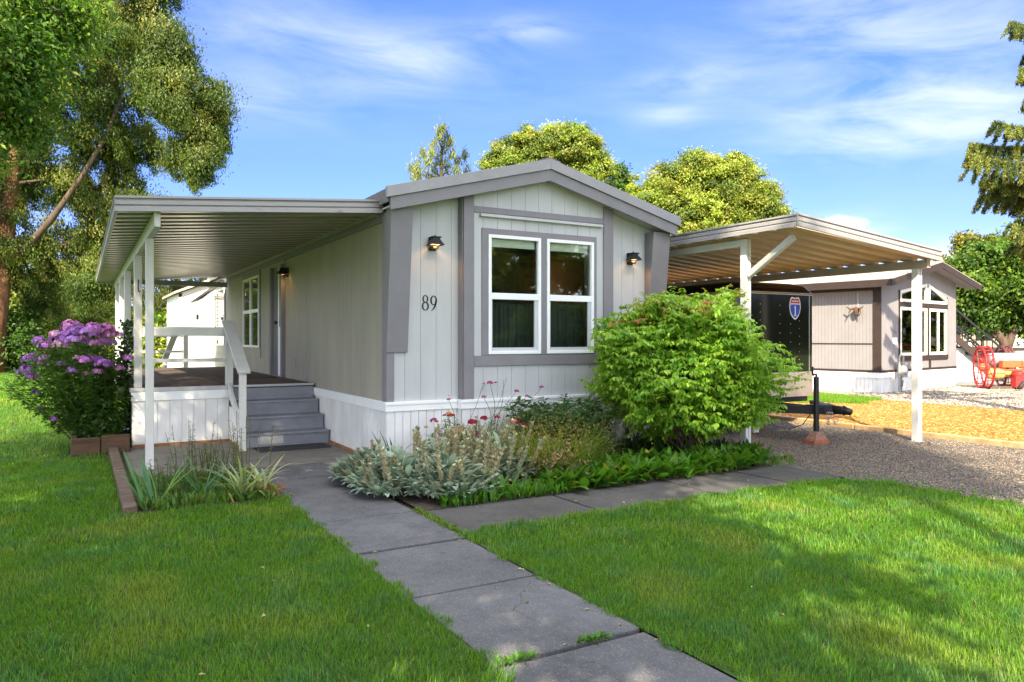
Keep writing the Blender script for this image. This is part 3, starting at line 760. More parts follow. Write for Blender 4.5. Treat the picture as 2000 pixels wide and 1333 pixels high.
# lit wall lamps
M_BULB = emis('warm_bulb', (1.0, .55, .20), 1.6)
def wall_lamp(loc, nrm, label):
    nx, ny = nrm; tx, ty = -ny, nx
    th = thing('wall_lamp', label, 'lamp', loc, 'black wall lamps on the mobile home')
    def P(s, n, z):
        s, n, z = s * .86, n * .86, z * .86
        return (loc[0] + tx * s + nx * n, loc[1] + ty * s + ny * n, loc[2] + z)
    m_ = MB(); m_.prism([P(-.055, .001, -.10), P(.055, .001, -.10), P(.055, .001, .09), P(-.055, .001, .09)], (nx * .018, ny * .018, 0)); m_.build('back_plate', M_BLACK, th, .004)
    m_ = MB()
    def fr(z, w, n0, n1): return [P(-w, n0, z), P(w, n0, z), P(w, n1, z), P(-w, n1, z)]
    A = fr(-.035, .095, .025, .225); B = fr(.045, .052, .045, .165); C_ = fr(.065, .052, .045, .165); D = fr(.072, .066, .03, .18); E = fr(.086, .066, .03, .18)
    vs = A + B + C_ + D + E; fs = []
    for k in range(4):
        for q in range(4): fs.append((k * 4 + q, k * 4 + (q + 1) % 4, k * 4 + 4 + (q + 1) % 4, k * 4 + 4 + q))
    fs.append((16, 17, 18, 19)); m_.add(vs, fs); m_.lathe(P(0, .105, .086), [(.014, 0), (.012, .014), (.003, .02)], 8); m_.prism([P(-.02, .018, .03), P(.02, .018, .03), P(.02, .018, .06), P(-.02, .018, .06)], (nx * .05, ny * .05, 0))
    m_.build('lamp_shade', M_BLACK, th)
    m_ = MB(); m_.prism([P(-.045, .0195, -.085), P(.045, .0195, -.085), P(.045, .0195, -.055), P(-.045, .0195, -.055)], (nx * .09, ny * .09, 0)); m_.build('sensor_box', M_BLACK, th, .004)
    m_ = MB(); m_.prism(fr(-.020, .075, .045, .195), (0, 0, .008)); m_.build('diffuser', M_BULB, th)
    ld = bpy.data.lights.new('lamp_light', 'SPOT'); ld.energy = 6.5; ld.color = (1, .46, .12); ld.shadow_soft_size = .03; ld.spot_size = R(150); ld.spot_blend = .7
    lo = bpy.data.objects.new('lamp_light', ld); COL.objects.link(lo); lo.parent = th; lo.location = (nx * .10, ny * .10, -.036); lo.rotation_euler = (0, 0, 0)
wall_lamp((3.66, YF - .001, 2.64), (0, -1), 'lit black wall lamp above the house number 89')
wall_lamp((6.69, YF - .001, 2.62), (0, -1), 'lit black wall lamp right of the front windows above the bush')
wall_lamp((X0 - .001, 13.05, 2.64), (-1, 0), 'lit black wall lamp under the porch roof beside the front door')

# ================================================================ PORCH ROOF
pr = thing('porch_cover', 'long white metal porch cover on posts along the left side of the home', 'porch roof', (.68, 9.4, 0))
PX0, PX1, PY0, PY1 = .28, 3.055, 8.27, 19.0
def pz(x): return 2.87 + (x - PX0) * .085
mb = MB(); n = 0; prof = []
y = PY0 + .05
while y < PY1 - .12:
    prof += [(y, 0), (y + .12, 0), (y + .15, .06), (y + .26, .06), (y + .29, 0)]; y += .30
vs = [(PX0 + .03, a, pz(PX0 + .03) - .115 + b_) for a, b_ in prof] + [(PX1, a, pz(PX1) - .115 + b_) for a, b_ in prof]
k = len(prof); mb.add(vs, [(i, i + 1, k + i + 1, k + i) for i in range(k - 1)])
mb.build('roof_panel', M_METAL, pr)
mb = MB(); mb.prism([(PX0 + .03, PY0 + .04, pz(PX0 + .03) - .07), (PX1, PY0 + .04, pz(PX1) - .07), (PX1, PY0 + .04, pz(PX1) - .055), (PX0 + .03, PY0 + .04, pz(PX0 + .03) - .055)], (0, PY1 - PY0 - .06, 0)); mb.build('roof_deck', M_GUT, pr)
def grooved(mb, a, b_, h, nrm, lip=.03):
    """fascia gutter from a to b (top edge), height h, stepped profile facing nrm"""
    a = Vector(a); b_ = Vector(b_); nv = Vector(nrm)
    pf = [(0, 0), (.035, -.0), (.035, -.022), (.012, -.03), (.026, -.05), (.026, -.085), (.010, -.095), (.034, -.112), (.034, -h), (0, -h)]
    mb.prism([tuple(a + nv * o + Vector((0, 0, z))) for o, z in pf], b_ - a)
mb = MB(); grooved(mb, (PX0, PY0 + .03, pz(PX0) + .035), (PX1 - .004, PY0 + .03, pz(PX1) + .015), .155, (0, -1, 0)); mb.build('fascia', M_GUT, pr)
mb = MB(); grooved(mb, (PX0 + .03, PY0 + .03, pz(PX0) + .03), (PX0 + .03, PY1, pz(PX0) + .03), .155, (-1, 0, 0)); mb.build('gutter', M_GUT, pr)
mb = MB(); mb.box(PX0, PX1, PY1 + .001, PY1 + .04, pz(PX0) - .14, pz(PX0) - .02); mb.bar((PX0, PY1 + .02, pz(PX0) - .04), (PX1, PY1 + .02, pz(PX1) - .04), .03, .15); mb.build('fascia', M_GUT, pr)
mb = MB(); zb = pz(.68) - .117; mb.box(.64, .70, PY0 + .1, PY1 - .05, zb - .15, zb); mb.build('beam', M_POST, pr, .004)
mb = MB(); mb.box(PX1 - .045, PX1 - .005, PY0 + .15, PY1 - .02, pz(PX1) - .165, pz(PX1) - .106); mb.build('ledger', M_METAL, pr)
for y_, w in ((9.4, .085), (11.42, .10), (14.1, .10), (16.0, .10), (17.9, .10)):
    mb = MB(); mb.box(.67 - w / 2, .67 + w / 2, y_ - w / 2, y_ + w / 2, .0 if y_ < 11 else .82, zb - .151)
    mb.build('post', M_POST, pr, .006)
mb = MB(); mb.tube([(.62 + .05, 11.36, 2.30), (.67, 11.34, 2.28), (.67, 11.34, 2.16), (.68, 11.33, 2.13), (.70, 11.34, 2.15)], .008, 6); mb.build('hook', M_BLACK, pr)
mb = MB(); mb.prism([(.705, 9.36, zb - .15), (.705, 9.36, zb), (.80, 9.36, zb)], (0, .012, 0)); mb.build('bracket', M_GUT, pr)

# ================================================================ DECK AND STEPS
dk = thing('porch_deck', 'raised porch deck with white skirting, railings and grey steps', 'deck', (1.85, 11.3, 0))
mb = MB(); mb.box(.60, X0 - .035, 11.32, 19.0, .775, .815); mb.build('deck_floor', M_DECK, dk)
mb = MB(); mb.box(.56, 1.87, 11.29, 11.318, .765, .822); mb.box(1.871, X0 - .035, 11.25, 11.318, .79, .822); mb.box(.56, .598, 11.32, 19.0, .765, .822); mb.build('deck_nosing', mat('nosing_vinyl', (.42, .42, .43), .5, .08, 6), dk, .006)
mb = MB()
u = .60
while u < 1.84:
    w = min(.155, 1.84 - u); mb.box(u, u + w - .008, 11.325, 11.335, .05, .64); u += w
u = 11.35
while u < 18.9: mb.box(.592, .602, u, u + .147, .0, .64); u += .155
mb.box(.603, 1.84, 11.336, 11.35, .04, .64); mb.box(.603, .615, 11.36, 18.9, 0, .64); mb.box(1.842, 1.852, 10.55, 11.33, .05, .52)
mb.build('deck_skirting', M_SKIRT, dk)
mb = MB(); mb.box(.585, 1.85, 11.30, 11.324, .641, .764); mb.box(.578, .591, 11.30, 18.95, .641, .764); mb.build('rim_board', M_WHITE, dk, .004)
mb = MB(); mb.box(.6, 1.85, 11.30, 11.33, .0, .045); mb.box(1.83, 1.86, 10.3, 11.29, 0, .045); mb.build('skirt_footer', mat('rusty_timber', (.26, .12, .05)), dk)
for i in range(3):
    mb = MB(); zt = .2 * (i + 1); y0 = 10.46 + .28 * i
    mb.box(1.9, X0 - .037, y0 + .03, y0 + .034, zt - .2 if i else .0, zt - .03); mb.box(1.9, X0 - .037, y0 + .02, y0 + .0295, zt - .2 if i else 0, zt - .15)
    mb.box(1.9, X0 - .037, y0, y0 + .31, zt - .03, zt); mb.box(1.91, 1.93, y0 + .035, 11.29, zt - .2, zt - .031)
    mb.build('step', M_STEP, dk, .006)
mb = MB(); mb.box(1.9, X0 - .037, 11.295, 11.316, .601, .775); mb.box(1.9, X0 - .037, 11.28, 11.294, .601, .655); mb.build('riser', M_STEP, dk, .004)
def rail(name, *bars, m=M_POST):
    t = MB()
    for b_ in bars: t.box(*b_)
    return t.build(name, m, dk, .006)
rail('newel_post', (1.80, 1.90, 11.33, 11.42, .822, 1.70)); rail('newel_post', (1.80, 1.885, 10.24, 10.325, .01, 1.03))
rail('top_rail', (.725, 1.798, 11.345, 11.385, 1.53, 1.66)); rail('lower_rail', (.725, 1.798, 11.345, 11.385, 1.16, 1.215))
rail('top_rail', (.62, .66, 11.48, 18.9, 1.53, 1.66)); rail('lower_rail', (.62, .66, 11.48, 18.9, 1.16, 1.215))
rail('top_rail', (.725, 2.05, 18.86, 18.9, 1.53, 1.66)); rail('lower_rail', (.725, 2.05, 18.86, 18.9, 1.16, 1.215)); rail('newel_post', (2.06, 2.16, 18.84, 18.93, .822, 1.7))
t = MB(); t.bar((1.845, 11.47, 1.745), (1.845, 10.18, 1.05), .16, .04); t.build('handrail', M_POST, dk, .006)
t = MB(); t.bar((1.845, 11.33, .80), (1.845, 10.33, .24), .04, .14); t.build('stair_stringer', M_POST, dk, .005)
t = MB(); t.bar((1.95, 18.95, 1.75), (1.75, 19.8, 1.0), .14, .04); t.bar((1.75, 19.8, 0), (1.75, 19.8, 1.0), .09, .09); t.build('rear_handrail', M_POST, dk)
t = MB(); t.box(1.91, 1.918, 10.46, 10.463, .0, .01)
t = MB(); t.box(2.08, 2.42, 10.486, 10.489, .03, .165); t.build('riser_patch', mat('faded_paint', (.42, .41, .38), .7, .2, 9), dk)
t = MB(); t.box(2.0, 2.95, 9.98, 10.42, .012, .026); tag(t.build('doormat', mat('black_rubber', (.03, .031, .035), .85, .2, 30, .5, 200), bevel=.004), 'black rubber doormat on the slab below the grey steps', 'doormat')
t = MB(); t.box(2.1, 2.95, 13.2, 14.4, .816, .828); tag(t.build('doormat', mat('dark_mat', (.05, .05, .045), .95, .3, 30, .5, 200), bevel=.004), 'dark mat on the porch deck at the front door', 'doormat')
# ================================================================ CARPORT
cp = thing('carport', 'white metal carport with ribbed pan roof beside the home', 'carport', (7.8, 7.14, 0))
CX0, CX1, CY0, CY1 = 7.57, 10.62, 6.08, 13.6
def cz(x): return 3.0 - (x - CX0) * .083
mb = MB(); prof = []; y = CY0 + .06
while y < CY1 - .3:
    prof += [(y, 0), (y + .13, 0), (y + .165, .08), (y + .265, .08), (y + .30, 0)]; y += .305
k = len(prof); xa, xb = CX0 + .03, CX1 - .03
mb.add([(xa, a, cz(xa) - .13 + b_) for a, b_ in prof] + [(xb, a, cz(xb) - .13 + b_) for a, b_ in prof], [(i, i + 1, k + i + 1, k + i) for i in range(k - 1)])
mb.build('roof_panel', M_CPAN, cp)
mb = MB(); grooved(mb, (CX0, CY0 + .03, cz(CX0) + .03), (CX1, CY0 + .03, cz(CX1) + .01), .16, (0, -1, 0)); mb.build('fascia', M_GUT, cp)
mb = MB(); grooved(mb, (CX0 + .03, CY0 + .04, cz(CX0) + .03), (CX0 + .03, CY1, cz(CX0) + .03), .16, (-1, 0, 0)); mb.build('gutter', M_GUT, cp)
mb = MB(); mb.bar((CX0 + .04, CY1, cz(CX0) - .06), (CX1, CY1, cz(CX1) - .06), .03, .16); mb.build('fascia', M_GUT, cp)
zb2 = cz(10.47) - .135
mb = MB(); mb.box(10.42, 10.50, CY0 + .1, CY1 - .1, zb2 - .12, zb2 - .004); mb.build('beam', mat('beam_paint', (.36, .31, .24), .55, .08, 4), cp, .004)
zb3 = cz(7.8) - .135
mb = MB(); mb.box(7.77, 7.85, 7.192, CY1 - .1, zb3 - .1, zb3 - .004); mb.build('beam', M_POST, cp, .004)
for x_, y_, zt in ((7.81, 7.14, zb3 - .002), (10.46, 6.36, zb2 - .121), (7.81, 12.6, zb3 - .1), (10.46, 12.6, zb2 - .121)):
    mb = MB(); w = .05
    mb.box(x_ - w, x_ - .018, y_ - w, y_ + w, 0, zt); mb.box(x_ + .018, x_ + w, y_ - w, y_ + w, 0, zt); mb.box(x_ - .018, x_ + .018, y_ - w + .014, y_ + w - .014, 0, zt)
    po = mb.build('post', M_POST, cp, .004)
    mb = MB(); mb.box(x_ - .085, x_ + .085, y_ - .075, y_ + .075, .002, .012)
    for bx_ in (-.068, .068): mb.lathe((x_ + bx_, y_, .012), [(.012, 0), (.012, .012), (.004, .02)], 6)
    mb.build('base_plate', M_GUT, po)
mb = MB(); mb.bar((7.81, 7.08, 2.35), (7.81, 6.35, zb3 - .06), .075, .075); mb.build('brace', M_POST, cp, .005)

# ================================================================ CARGO TRAILER
TX0, TX1, TY0, TY1 = 8.32, 10.0, 7.72, 11.0
tr = thing('cargo_trailer', 'black enclosed cargo trailer with a red and blue shield emblem under the carport', 'trailer', (9.16, 7.72, 0))
M_TBLK = mat('trailer_gloss_black', (.006, .006, .0065), .10, .2, 4, .05, 3, spec=.32)
def rrect(x0, x1, y0, y1, r, n=6):
    P = []
    for cx, cy, a0 in ((x1 - r, y0 + r, -90), (x1 - r, y1 - r, 0), (x0 + r, y1 - r, 90), (x0 + r, y0 + r, 180)):
        for k in range(n + 1): a = R(a0 + 90 * k / n); P.append((cx + r * math.cos(a), cy + r * math.sin(a)))
    return P
P = rrect(TX0, TX1, TY0, TY1, .12)
mb = MB(); mb.prism([(x, y, .62) for x, y in P], (0, 0, 1.58)); mb.build('body', M_TBLK, tr)
P2 = rrect(TX0 + .0, TX1 - .0, TY0, TY1, .12); P3 = rrect(TX0 + .06, TX1 - .06, TY0 + .1, TY1 - .06, .12); P4 = rrect(TX0 + .2, TX1 - .2, TY0 + .25, TY1 - .2, .12)
n = len(P2); mb = MB(); mb.add([(x, y, 2.203) for x, y in P2] + [(x, y, 2.31) for x, y in P3] + [(x, y, 2.36) for x, y in P4], [(i, (i + 1) % n, n + (i + 1) % n, n + i) for i in range(n)] + [(n + i, n + (i + 1) % n, 2 * n + (i + 1) % n, 2 * n + i) for i in range(n)] + [tuple(range(2 * n, 3 * n))])
mb.build('roof_cap', M_TBLK, tr, smooth=True)
def band(z0, z1, o, name, m):
    q = rrect(TX0 - o, TX1 + o, TY0 - o, TY1 + o, .12 + o); t = MB(); t.prism([(x, y, z0) for x, y in q], (0, 0, z1 - z0)); return t.build(name, m, tr)
band(2.165, 2.18, .006, 'trim_strip', mat('strip_gold', (.55, .42, .28), .3, .1, 5, metal=.6)); band(2.19, 2.200, .006, 'trim_strip', mat('strip_gold', (.55, .42, .28)))
m_dp = mat('diamond_plate', (.62, .58, .55), .32, .1, 5, .7, 45, metal=.85)
q = rrect(TX0 - .004, TX1 + .004, TY0 - .004, TY0 + .6, .124); t = MB(); t.prism([(x, y, .60) for x, y in q], (0, 0, .38)); t.build('stone_guard', m_dp, tr)
for xx in (8.47, 9.85):
    t = MB(); t.box(xx - .012, xx + .012, TY0 - .006, TY0 - .0005, .98, 2.16); t.build('trim_strip', mat('strip_steel', (.35, .35, .35), .3, .1, 5, metal=.8), tr)
mb = MB()
for xx in (8.47, 9.85):
    for k in range(20): mb.lathe((xx, TY0 - .006, 1.02 + k * .058), [(.006, 0), (.004, .004), (.001, .005)], 6, (0, -1, 0))
for xx in (8.75, 9.62):
    for k in range(9): mb.lathe((xx, TY0 - .001, 1.05 + k * .12), [(.008, 0), (.006, .005), (.001, .006)], 6, (0, -1, 0))
for xx in (9.18, 9.42):
    for k in range(6): mb.lathe((xx, TY0 - .001, 1.3 + k * .14), [(.008, 0), (.006, .005), (.001, .006)], 6, (0, -1, 0))
mb.build('rivet', mat('rivet_steel', (.6, .6, .6), .3, .05, 5, metal=.8), tr)['kind'] = 'stuff'
# shield emblem
def shield(s, y, name, m, cx=9.52, cz_=1.965, top=None, bot=None):
    pts = []
    half = [(0, 1.0), (.30, 1.06), (.62, 1.08), (.80, .92), (.95, .55), (1.0, .25), (.97, -.1), (.85, -.45), (.62, -.78), (.33, -1.02), (0, -1.16)]
    full = half + [(-a, b_) for a, b_ in half[::-1][1:-1]]
    full = [(a * s, b_ * s) for a, b_ in full]
    if top is not None: full = [(a, min(b_, top * s)) for a, b_ in full]
    if bot is not None: full = [(a, max(b_, bot * s)) for a, b_ in full]
    t = MB(); t.prism([(cx + a, y, cz_ + b_ * 1.22) for a, b_ in full], (0, -.002, 0)); return t.build(name, m, tr)
M_SBLUE = mat('shield_blue', (.02, .055, .42), .35, .08, 6); M_SRED = mat('shield_red', (.45, .03, .035), .35, .08, 6)
sh = shield(.128, TY0 - .001, 'emblem', M_WHITE)
def sub(o): o.parent = sh; return o
sub(shield(.112, TY0 - .0035, 'emblem_field', M_SBLUE, top=.40)); sub(shield(.112, TY0 - .0035, 'emblem_band', M_SRED, bot=.52))
t = MB(); yy = TY0 - .0058
t.box(9.51, 9.53, yy - .002, yy, 1.845, 2.0); t.box(9.493, 9.547, yy - .002, yy, 1.842, 1.856); t.prism([(9.51, yy, 2.0), (9.53, yy, 2.0), (9.53, yy, 2.008), (9.488, yy, 1.978), (9.488, yy, 1.966)], (0, -.002, 0))
for k in range(10): t.box(9.445 + k * .0155, 9.445 + k * .0155 + (.010 if k % 3 else .005), yy - .002, yy, 2.058, 2.082)
o = t.build('emblem_numeral', M_WHITE, sh)
# tongue
tg = MB(); A = (9.28, 6.76, .48)
tg.bar((9.24, 6.85, .47), (8.62, 7.72, .47), .055, .12); tg.bar((9.32, 6.85, .47), (9.9, 7.72, .47), .055, .12); tg.bar((9.28, 6.84, .47), (9.28, 9.5, .47), .05, .09)
tg.box(8.45, 9.85, 7.75, 10.9, .52, .598); tg.prism([(9.0, 7.15, .534), (9.28, 6.83, .534), (9.56, 7.15, .534)], (0, 0, .01))
tongue = tg.build('tongue', M_BLACK, tr, .004)
cpl = MB(); cpl.tube([(9.28, 6.90, .475), (9.285, 6.78, .48), (9.30, 6.66, .475), (9.31, 6.60, .46)], [.07, .062, .055, .042], 12); cpl.ring((9.29, 6.70, .48), (.1, -1, 0), .062, .01, 18, 6)
cpl.build('coupler', M_BLACK, tongue, smooth=True)
jk = MB(); jk.tube([(9.02, 6.95, .235), (9.02, 6.95, .95)], .038, 12); jk.tube([(9.02, 6.95, .06 + .12), (9.02, 6.95, .3)], .042, 10); jk.bar((9.02, 6.95, .47), (9.2, 6.95, .47), .06, .1)
jack = jk.build('jack', M_BLACK, tr)
jk = MB(); jk.tube([(9.02, 6.95, .95), (9.02, 6.95, .985), (8.96, 6.93, .99), (8.90, 6.91, .985), (8.885, 6.905, 1.0), (8.885, 6.905, 1.10)], .014, 8); jk.build('crank', M_BLACK, jack)
ch = MB(); random.seed(9)
for s_ in (-1, 1):
    for k in range(9):
        t_ = k / 8; ch.ring((9.16 + .1 * s_ * 0 + .16 * t_ * (1 if s_ > 0 else -.3), 6.82 - .02 * s_, .44 - .15 * math.sin(math.pi * t_)), (math.cos(k * 1.6), math.sin(k * 1.6), .3), .016, .0045, 10, 5)
ch.build('safety_chain', mat('chain_steel', (.5, .5, .5), .35, .1, 6, metal=.9), tongue)
ch = MB(); ch.tube([(9.31, 6.62, .42), (9.335, 6.60, .38), (9.37, 6.61, .36), (9.40, 6.62, .385)], .02, 7); ch.build('coupler_tag', mat('yellow_plastic', (.75, .5, .05), .5, .1, 6), tongue)
cb = MB(); cb.tube([(8.72, 7.62, .41), (8.8, 7.5, .22), (8.93, 7.35, .17), (9.05, 7.2, .25), (9.1, 7.1, .42)], .007, 6); cb.build('cable', M_BLACK, tongue)
for x_ in (8.22, 10.1):
    w = MB(); w.ring((x_, 9.7, .34), (1, 0, 0), .24, .1, 28, 10); wh = w.build('wheel', mat('tyre_rubber', (.02, .02, .02), .85, .15, 20), tr, smooth=True)
    w = MB(); w.lathe((x_ - .05, 9.7, .34), [(.17, 0), (.17, .1)], 18, (1, 0, 0)); w.build('rim', mat('rim_steel', (.6, .6, .6), .35, .1, 5, metal=.8), wh)
# blocks under jack and tongue
bk = thing('jack_block', 'reddish stacked block foot under the trailer jack', 'block', (9.02, 6.95, 0))
M_BRICK = mat('red_brick', (.27, .085, .05), .9, .3, 14, .5, 60)
t = MB(); t.box(8.86, 9.19, 6.86, 7.05, .004, .06); t.build('brick_base', M_BRICK, bk, .004)
t = MB(); t.add([(8.89, 6.86, .061), (9.16, 6.86, .061), (9.16, 7.04, .061), (8.89, 7.04, .061), (8.97, 6.90, .18), (9.08, 6.90, .18), (9.08, 7.0, .18), (8.97, 7.0, .18)], [(0, 3, 2, 1), (4, 5, 6, 7), (0, 1, 5, 4), (1, 2, 6, 5), (2, 3, 7, 6), (3, 0, 4, 7)])
t.build('wedge_foot', mat('worn_wood', (.22, .12, .085), .85, .4, 12, .4, 40, stretch=(1, 1, 6)), bk, .005)
t = MB(); t.box(9.20, 9.32, 8.24, 8.36, .004, .40); t.box(9.18, 9.34, 8.22, 8.38, .40, .423)
tag(t.build('support_block', mat('pale_block', (.55, .54, .50), .8, .1, 8, .3, 50), bevel=.006), 'pale post block standing under the trailer tongue', 'block')

# utility riser on the skirting, behind the bush
gr_ = thing('utility_riser', 'dark upright valve pipe at the white skirting left of the bush', 'pipe', (6.42, 7.95, 0))
t = MB(); t.tube([(6.42, 7.95, 0), (6.42, 7.95, .80)], .028, 10); t.tube([(6.42, 7.95, .44), (6.42, 7.95, .62)], .045, 10); t.ring((6.42, 7.95, .50), (0, 0, 1), .045, .012, 14, 6); t.build('pipe', mat('pipe_grey', (.06, .055, .055), .6, .2, 9), gr_)
t = MB(); t.box(6.32, 6.38, 7.91, 7.98, .66, .73); t.box(6.44, 6.55, 7.92, 7.98, .67, .71); t.build('valve', M_BLACK, gr_, .004)

# ================================================================ WHITE SHED BEHIND
sd = thing('storage_shed', 'white storage shed with sloping roof behind the porch', 'shed', (3.7, 22, 0))
M_SHED = mat('shed_white', (.80, .79, .76), .55, .04, 4)
t = MB(); t.prism([(2.28, 22, 0), (5.1, 22, 0), (5.1, 22, 2.72), (3.7, 22, 3.3), (2.28, 22, 2.72)], (0, 3.2, 0)); t.build('wall', M_SHED, sd)
t = MB(); t.prism([(2.16, 21.85, 2.70), (3.7, 21.85, 3.335), (3.7, 21.85, 3.40), (2.16, 21.85, 2.765)], (0, 3.5, 0)); t.prism([(3.7005, 21.85, 3.335), (5.25, 21.85, 2.70), (5.25, 21.85, 2.765), (3.7005, 21.85, 3.40)], (0, 3.5, 0)); t.build('roof', mat('shed_roof', (.42, .36, .30), .7, .1, 5), sd)
t = MB(); t.box(2.27, 2.36, 21.97, 21.999, 0, 2.72); t.prism([(2.28, 21.97, 2.60), (3.7, 21.97, 3.18), (3.7, 21.97, 3.29), (2.28, 21.97, 2.71)], (0, .029, 0)); t.build('trim', mat('shed_trim', (.70, .64, .55), .6, .05, 5), sd)
t = MB(); t.box(2.72, 2.78, 21.98, 21.999, 2.02, 2.16); t.build('latch', M_BLACK, sd)
# ================================================================ NEIGHBOURING HOUSE
NB_A = R(9); NBC = Vector((18.9, 12.5, 0)); ex = Vector((math.cos(NB_A), math.sin(NB_A), 0)); ey = Vector((-math.sin(NB_A), math.cos(NB_A), 0))
def Q(x, y, z): return tuple(NBC + ex * x + ey * y + Vector((0, 0, z)))
nh = thing('neighbour_house', 'grey house with dark brown trim and a tall arched-gable window next door', 'house', tuple(NBC))
M_NW = mat('neighbour_siding', (.225, .215, .225), .7, .05, 3, .1, 50); M_BRN = mat('brown_trim', (.032, .02, .017), .6, .15, 5)
M_CREAM = mat('cream_frame', (.78, .75, .66), .5, .04, 5); M_NSH = mat('pale_shingle', (.33, .30, .27), .9, .15, 26, .4, 70)
def qbox(t, x0, x1, y0, y1, z0, z1):
    t.prism([Q(x0, y0, z0), Q(x1, y0, z0), Q(x1, y0, z1), Q(x0, y0, z1)], ey * (y1 - y0))
WN = 5.15
def nrz(x): return 3.12 + (x + .3) * .2 if x < 2.9 else 3.12 + .64 - (x - 2.9) * .18
t = MB(); mpn = lambda u, z: Q(u, .012, z)
boards(t, [(0, .55), (1.14, .55), (1.14, nrz(1.14) - .12), (0, nrz(0) - .12)], mpn, -ey * .012, .15, .006)
boards(t, [(1.14, .55), (4.39, .55), (4.39, .98), (1.14, .98)], mpn, -ey * .012, .15, .006)
boards(t, [(4.39, .55), (WN, .55), (WN, nrz(WN) - .12), (4.39, nrz(4.39) - .12)], mpn, -ey * .012, .15, .006)
boards(t, [(1.14, 2.7), (2.9, 3.1), (4.39, 2.6), (4.39, nrz(4.39) - .12), (2.9, nrz(2.9) - .12), (1.14, nrz(1.14) - .12)], mpn, -ey * .012, .15, .006)
mps = lambda u, z: Q(.012, u, z)
boards(t, [(0, .55), (13, .55), (13, 3.0), (0, 3.0)], mps, -ex * .012, .10, .006)
t.build('siding', M_NW, nh)
t = MB(); qbox(t, .013, 1.14, .013, .1, 0, 3.1); qbox(t, 4.39, WN, .013, .1, 0, 3.05); qbox(t, 1.14, 4.39, .013, .1, 0, 1.0)
t.prism([Q(1.14, .013, 2.72), Q(2.9, .013, 3.12), Q(4.39, .013, 2.62), Q(4.39, .013, nrz(4.39) - .13), Q(2.9, .013, nrz(2.9) - .13), Q(1.14, .013, nrz(1.14) - .13)], ey * .09)
qbox(t, .013, .1, .1, 13, 0, 3.0); qbox(t, WN - .1, WN, .1, 13, 0, 3.0); qbox(t, .1, WN - .1, 12.9, 13, 0, 3.0); qbox(t, .1, WN - .1, .1, 12.9, .6, .62); qbox(t, .1, WN - .1, 3.0, 3.05, .6, 3.0)
t.build('wall', M_NW, nh)
t = MB(); u = -.01
while u < 13: qbox(t, -.014, 0, u, u + .10, 0, .40); u += .115
u = 0
while u < WN: qbox(t, u, u + .10, -.014, 0, 0, .40); u += .115
qbox(t, .0005, .012, 0, 13, 0, .41); qbox(t, 0.013, WN, .0005, .012, 0, .41)
t.build('skirting', M_SKIRT, nh)
t = MB(); qbox(t, -.03, WN + .02, -.03, -.001, .40, .55); qbox(t, -.03, -.001, 0, 13, .40, .55); t.build('skirt_band', M_WHITE, nh)
t = MB(); qbox(t, -.035, -.001, -.02, .20, .56, 2.9); t.build('corner_board', M_BRN, nh)
t = MB(); qbox(t, -.03, -.001, .21, 13, .551, .62); qbox(t, .01, WN, -.026, -.001, .551, .62); qbox(t, -.034, -.001, .21, 13, 2.82, 2.98); qbox(t, -.02, -.001, .21, 13, 1.335, 1.36); t.build('trim_board', M_BRN, nh)
t = MB(); qbox(t, 1.04, 4.46, -.035, -.001, .86, 1.0); qbox(t, 1.08, 1.138, -.03, -.001, 1.001, 2.86); qbox(t, 4.392, 4.44, -.03, -.001, 1.001, 2.76); qbox(t, 1.14, 4.39, -.032, -.001, 2.39, 2.54); qbox(t, 3.10, 3.20, -.03, -.001, .621, .859); qbox(t, 2.93, 3.06, -.034, -.0015, 1.001, 2.389)
t.build('window_trim', M_BRN, nh)
def nwin(x0, x1, z0, z1a, z1b, mids=()):
    f = MB(); w = .085; y0, y1 = -.028, .03
    f.prism([Q(x0, y0, z0), Q(x0 + w, y0, z0), Q(x0 + w, y0, z1a), Q(x0, y0, z1a)], ey * (y1 - y0)); f.prism([Q(x1 - w, y0, z0), Q(x1, y0, z0), Q(x1, y0, z1b), Q(x1 - w, y0, z1b)], ey * (y1 - y0))
    qbox(f, x0 + w, x1 - w, y0, y1, z0, z0 + w); sl = (z1b - z1a) / (x1 - x0)
    f.prism([Q(x0 + w, y0, z1a + sl * w - w), Q(x1 - w, y0, z1b - sl * w - w), Q(x1 - w, y0, z1b - sl * w), Q(x0 + w, y0, z1a + sl * w)], ey * (y1 - y0))
    for m_ in mids: qbox(f, m_, m_ + .06, y0 + .003, y1, z0 + w, min(z1a, z1b) - w)
    o = f.build('window', M_CREAM, nh)
    g_ = MB(); g_.prism([Q(x0 + w, .01, z0 + w), Q(x1 - w, .01, z0 + w), Q(x1 - w, .01, z1b - w), Q(x0 + w, .01, z1a - w)], ey * .004); g_.build('pane', M_GLASS, o)
nwin(1.14, 2.93, 1.0, 2.39, 2.39, (2.1,)); nwin(3.06, 4.39, 1.0, 2.39, 2.39, (3.75,)); nwin(1.14, 2.93, 2.54, 2.85, 3.12); nwin(3.06, 4.39, 2.54, 3.12, 2.72)
t = MB(); qbox(t, 1.0, 2.6, 2.4, 2.9, .62, 1.45); qbox(t, 1.1, 2.3, 2.2, 2.5, 1.2, 1.6); t.build('sofa', mat('sofa_cloth', (.45, .36, .2), .9, .15, 7), nh, .05)
t = MB(); qbox(t, 1.2, 1.62, .12, .14, 1.0, 2.38); qbox(t, 1.62, 2.05, .12, .14, 1.9, 2.38); qbox(t, 2.15, 2.85, .12, .14, 1.9, 2.38); qbox(t, 3.1, 3.7, .12, .14, 1.0, 2.38); qbox(t, 3.95, 4.32, .12, .14, 1.0, 2.38); t.build('blind', mat('blind_cream', (.75, .72, .56), .8, .1, 20), nh)
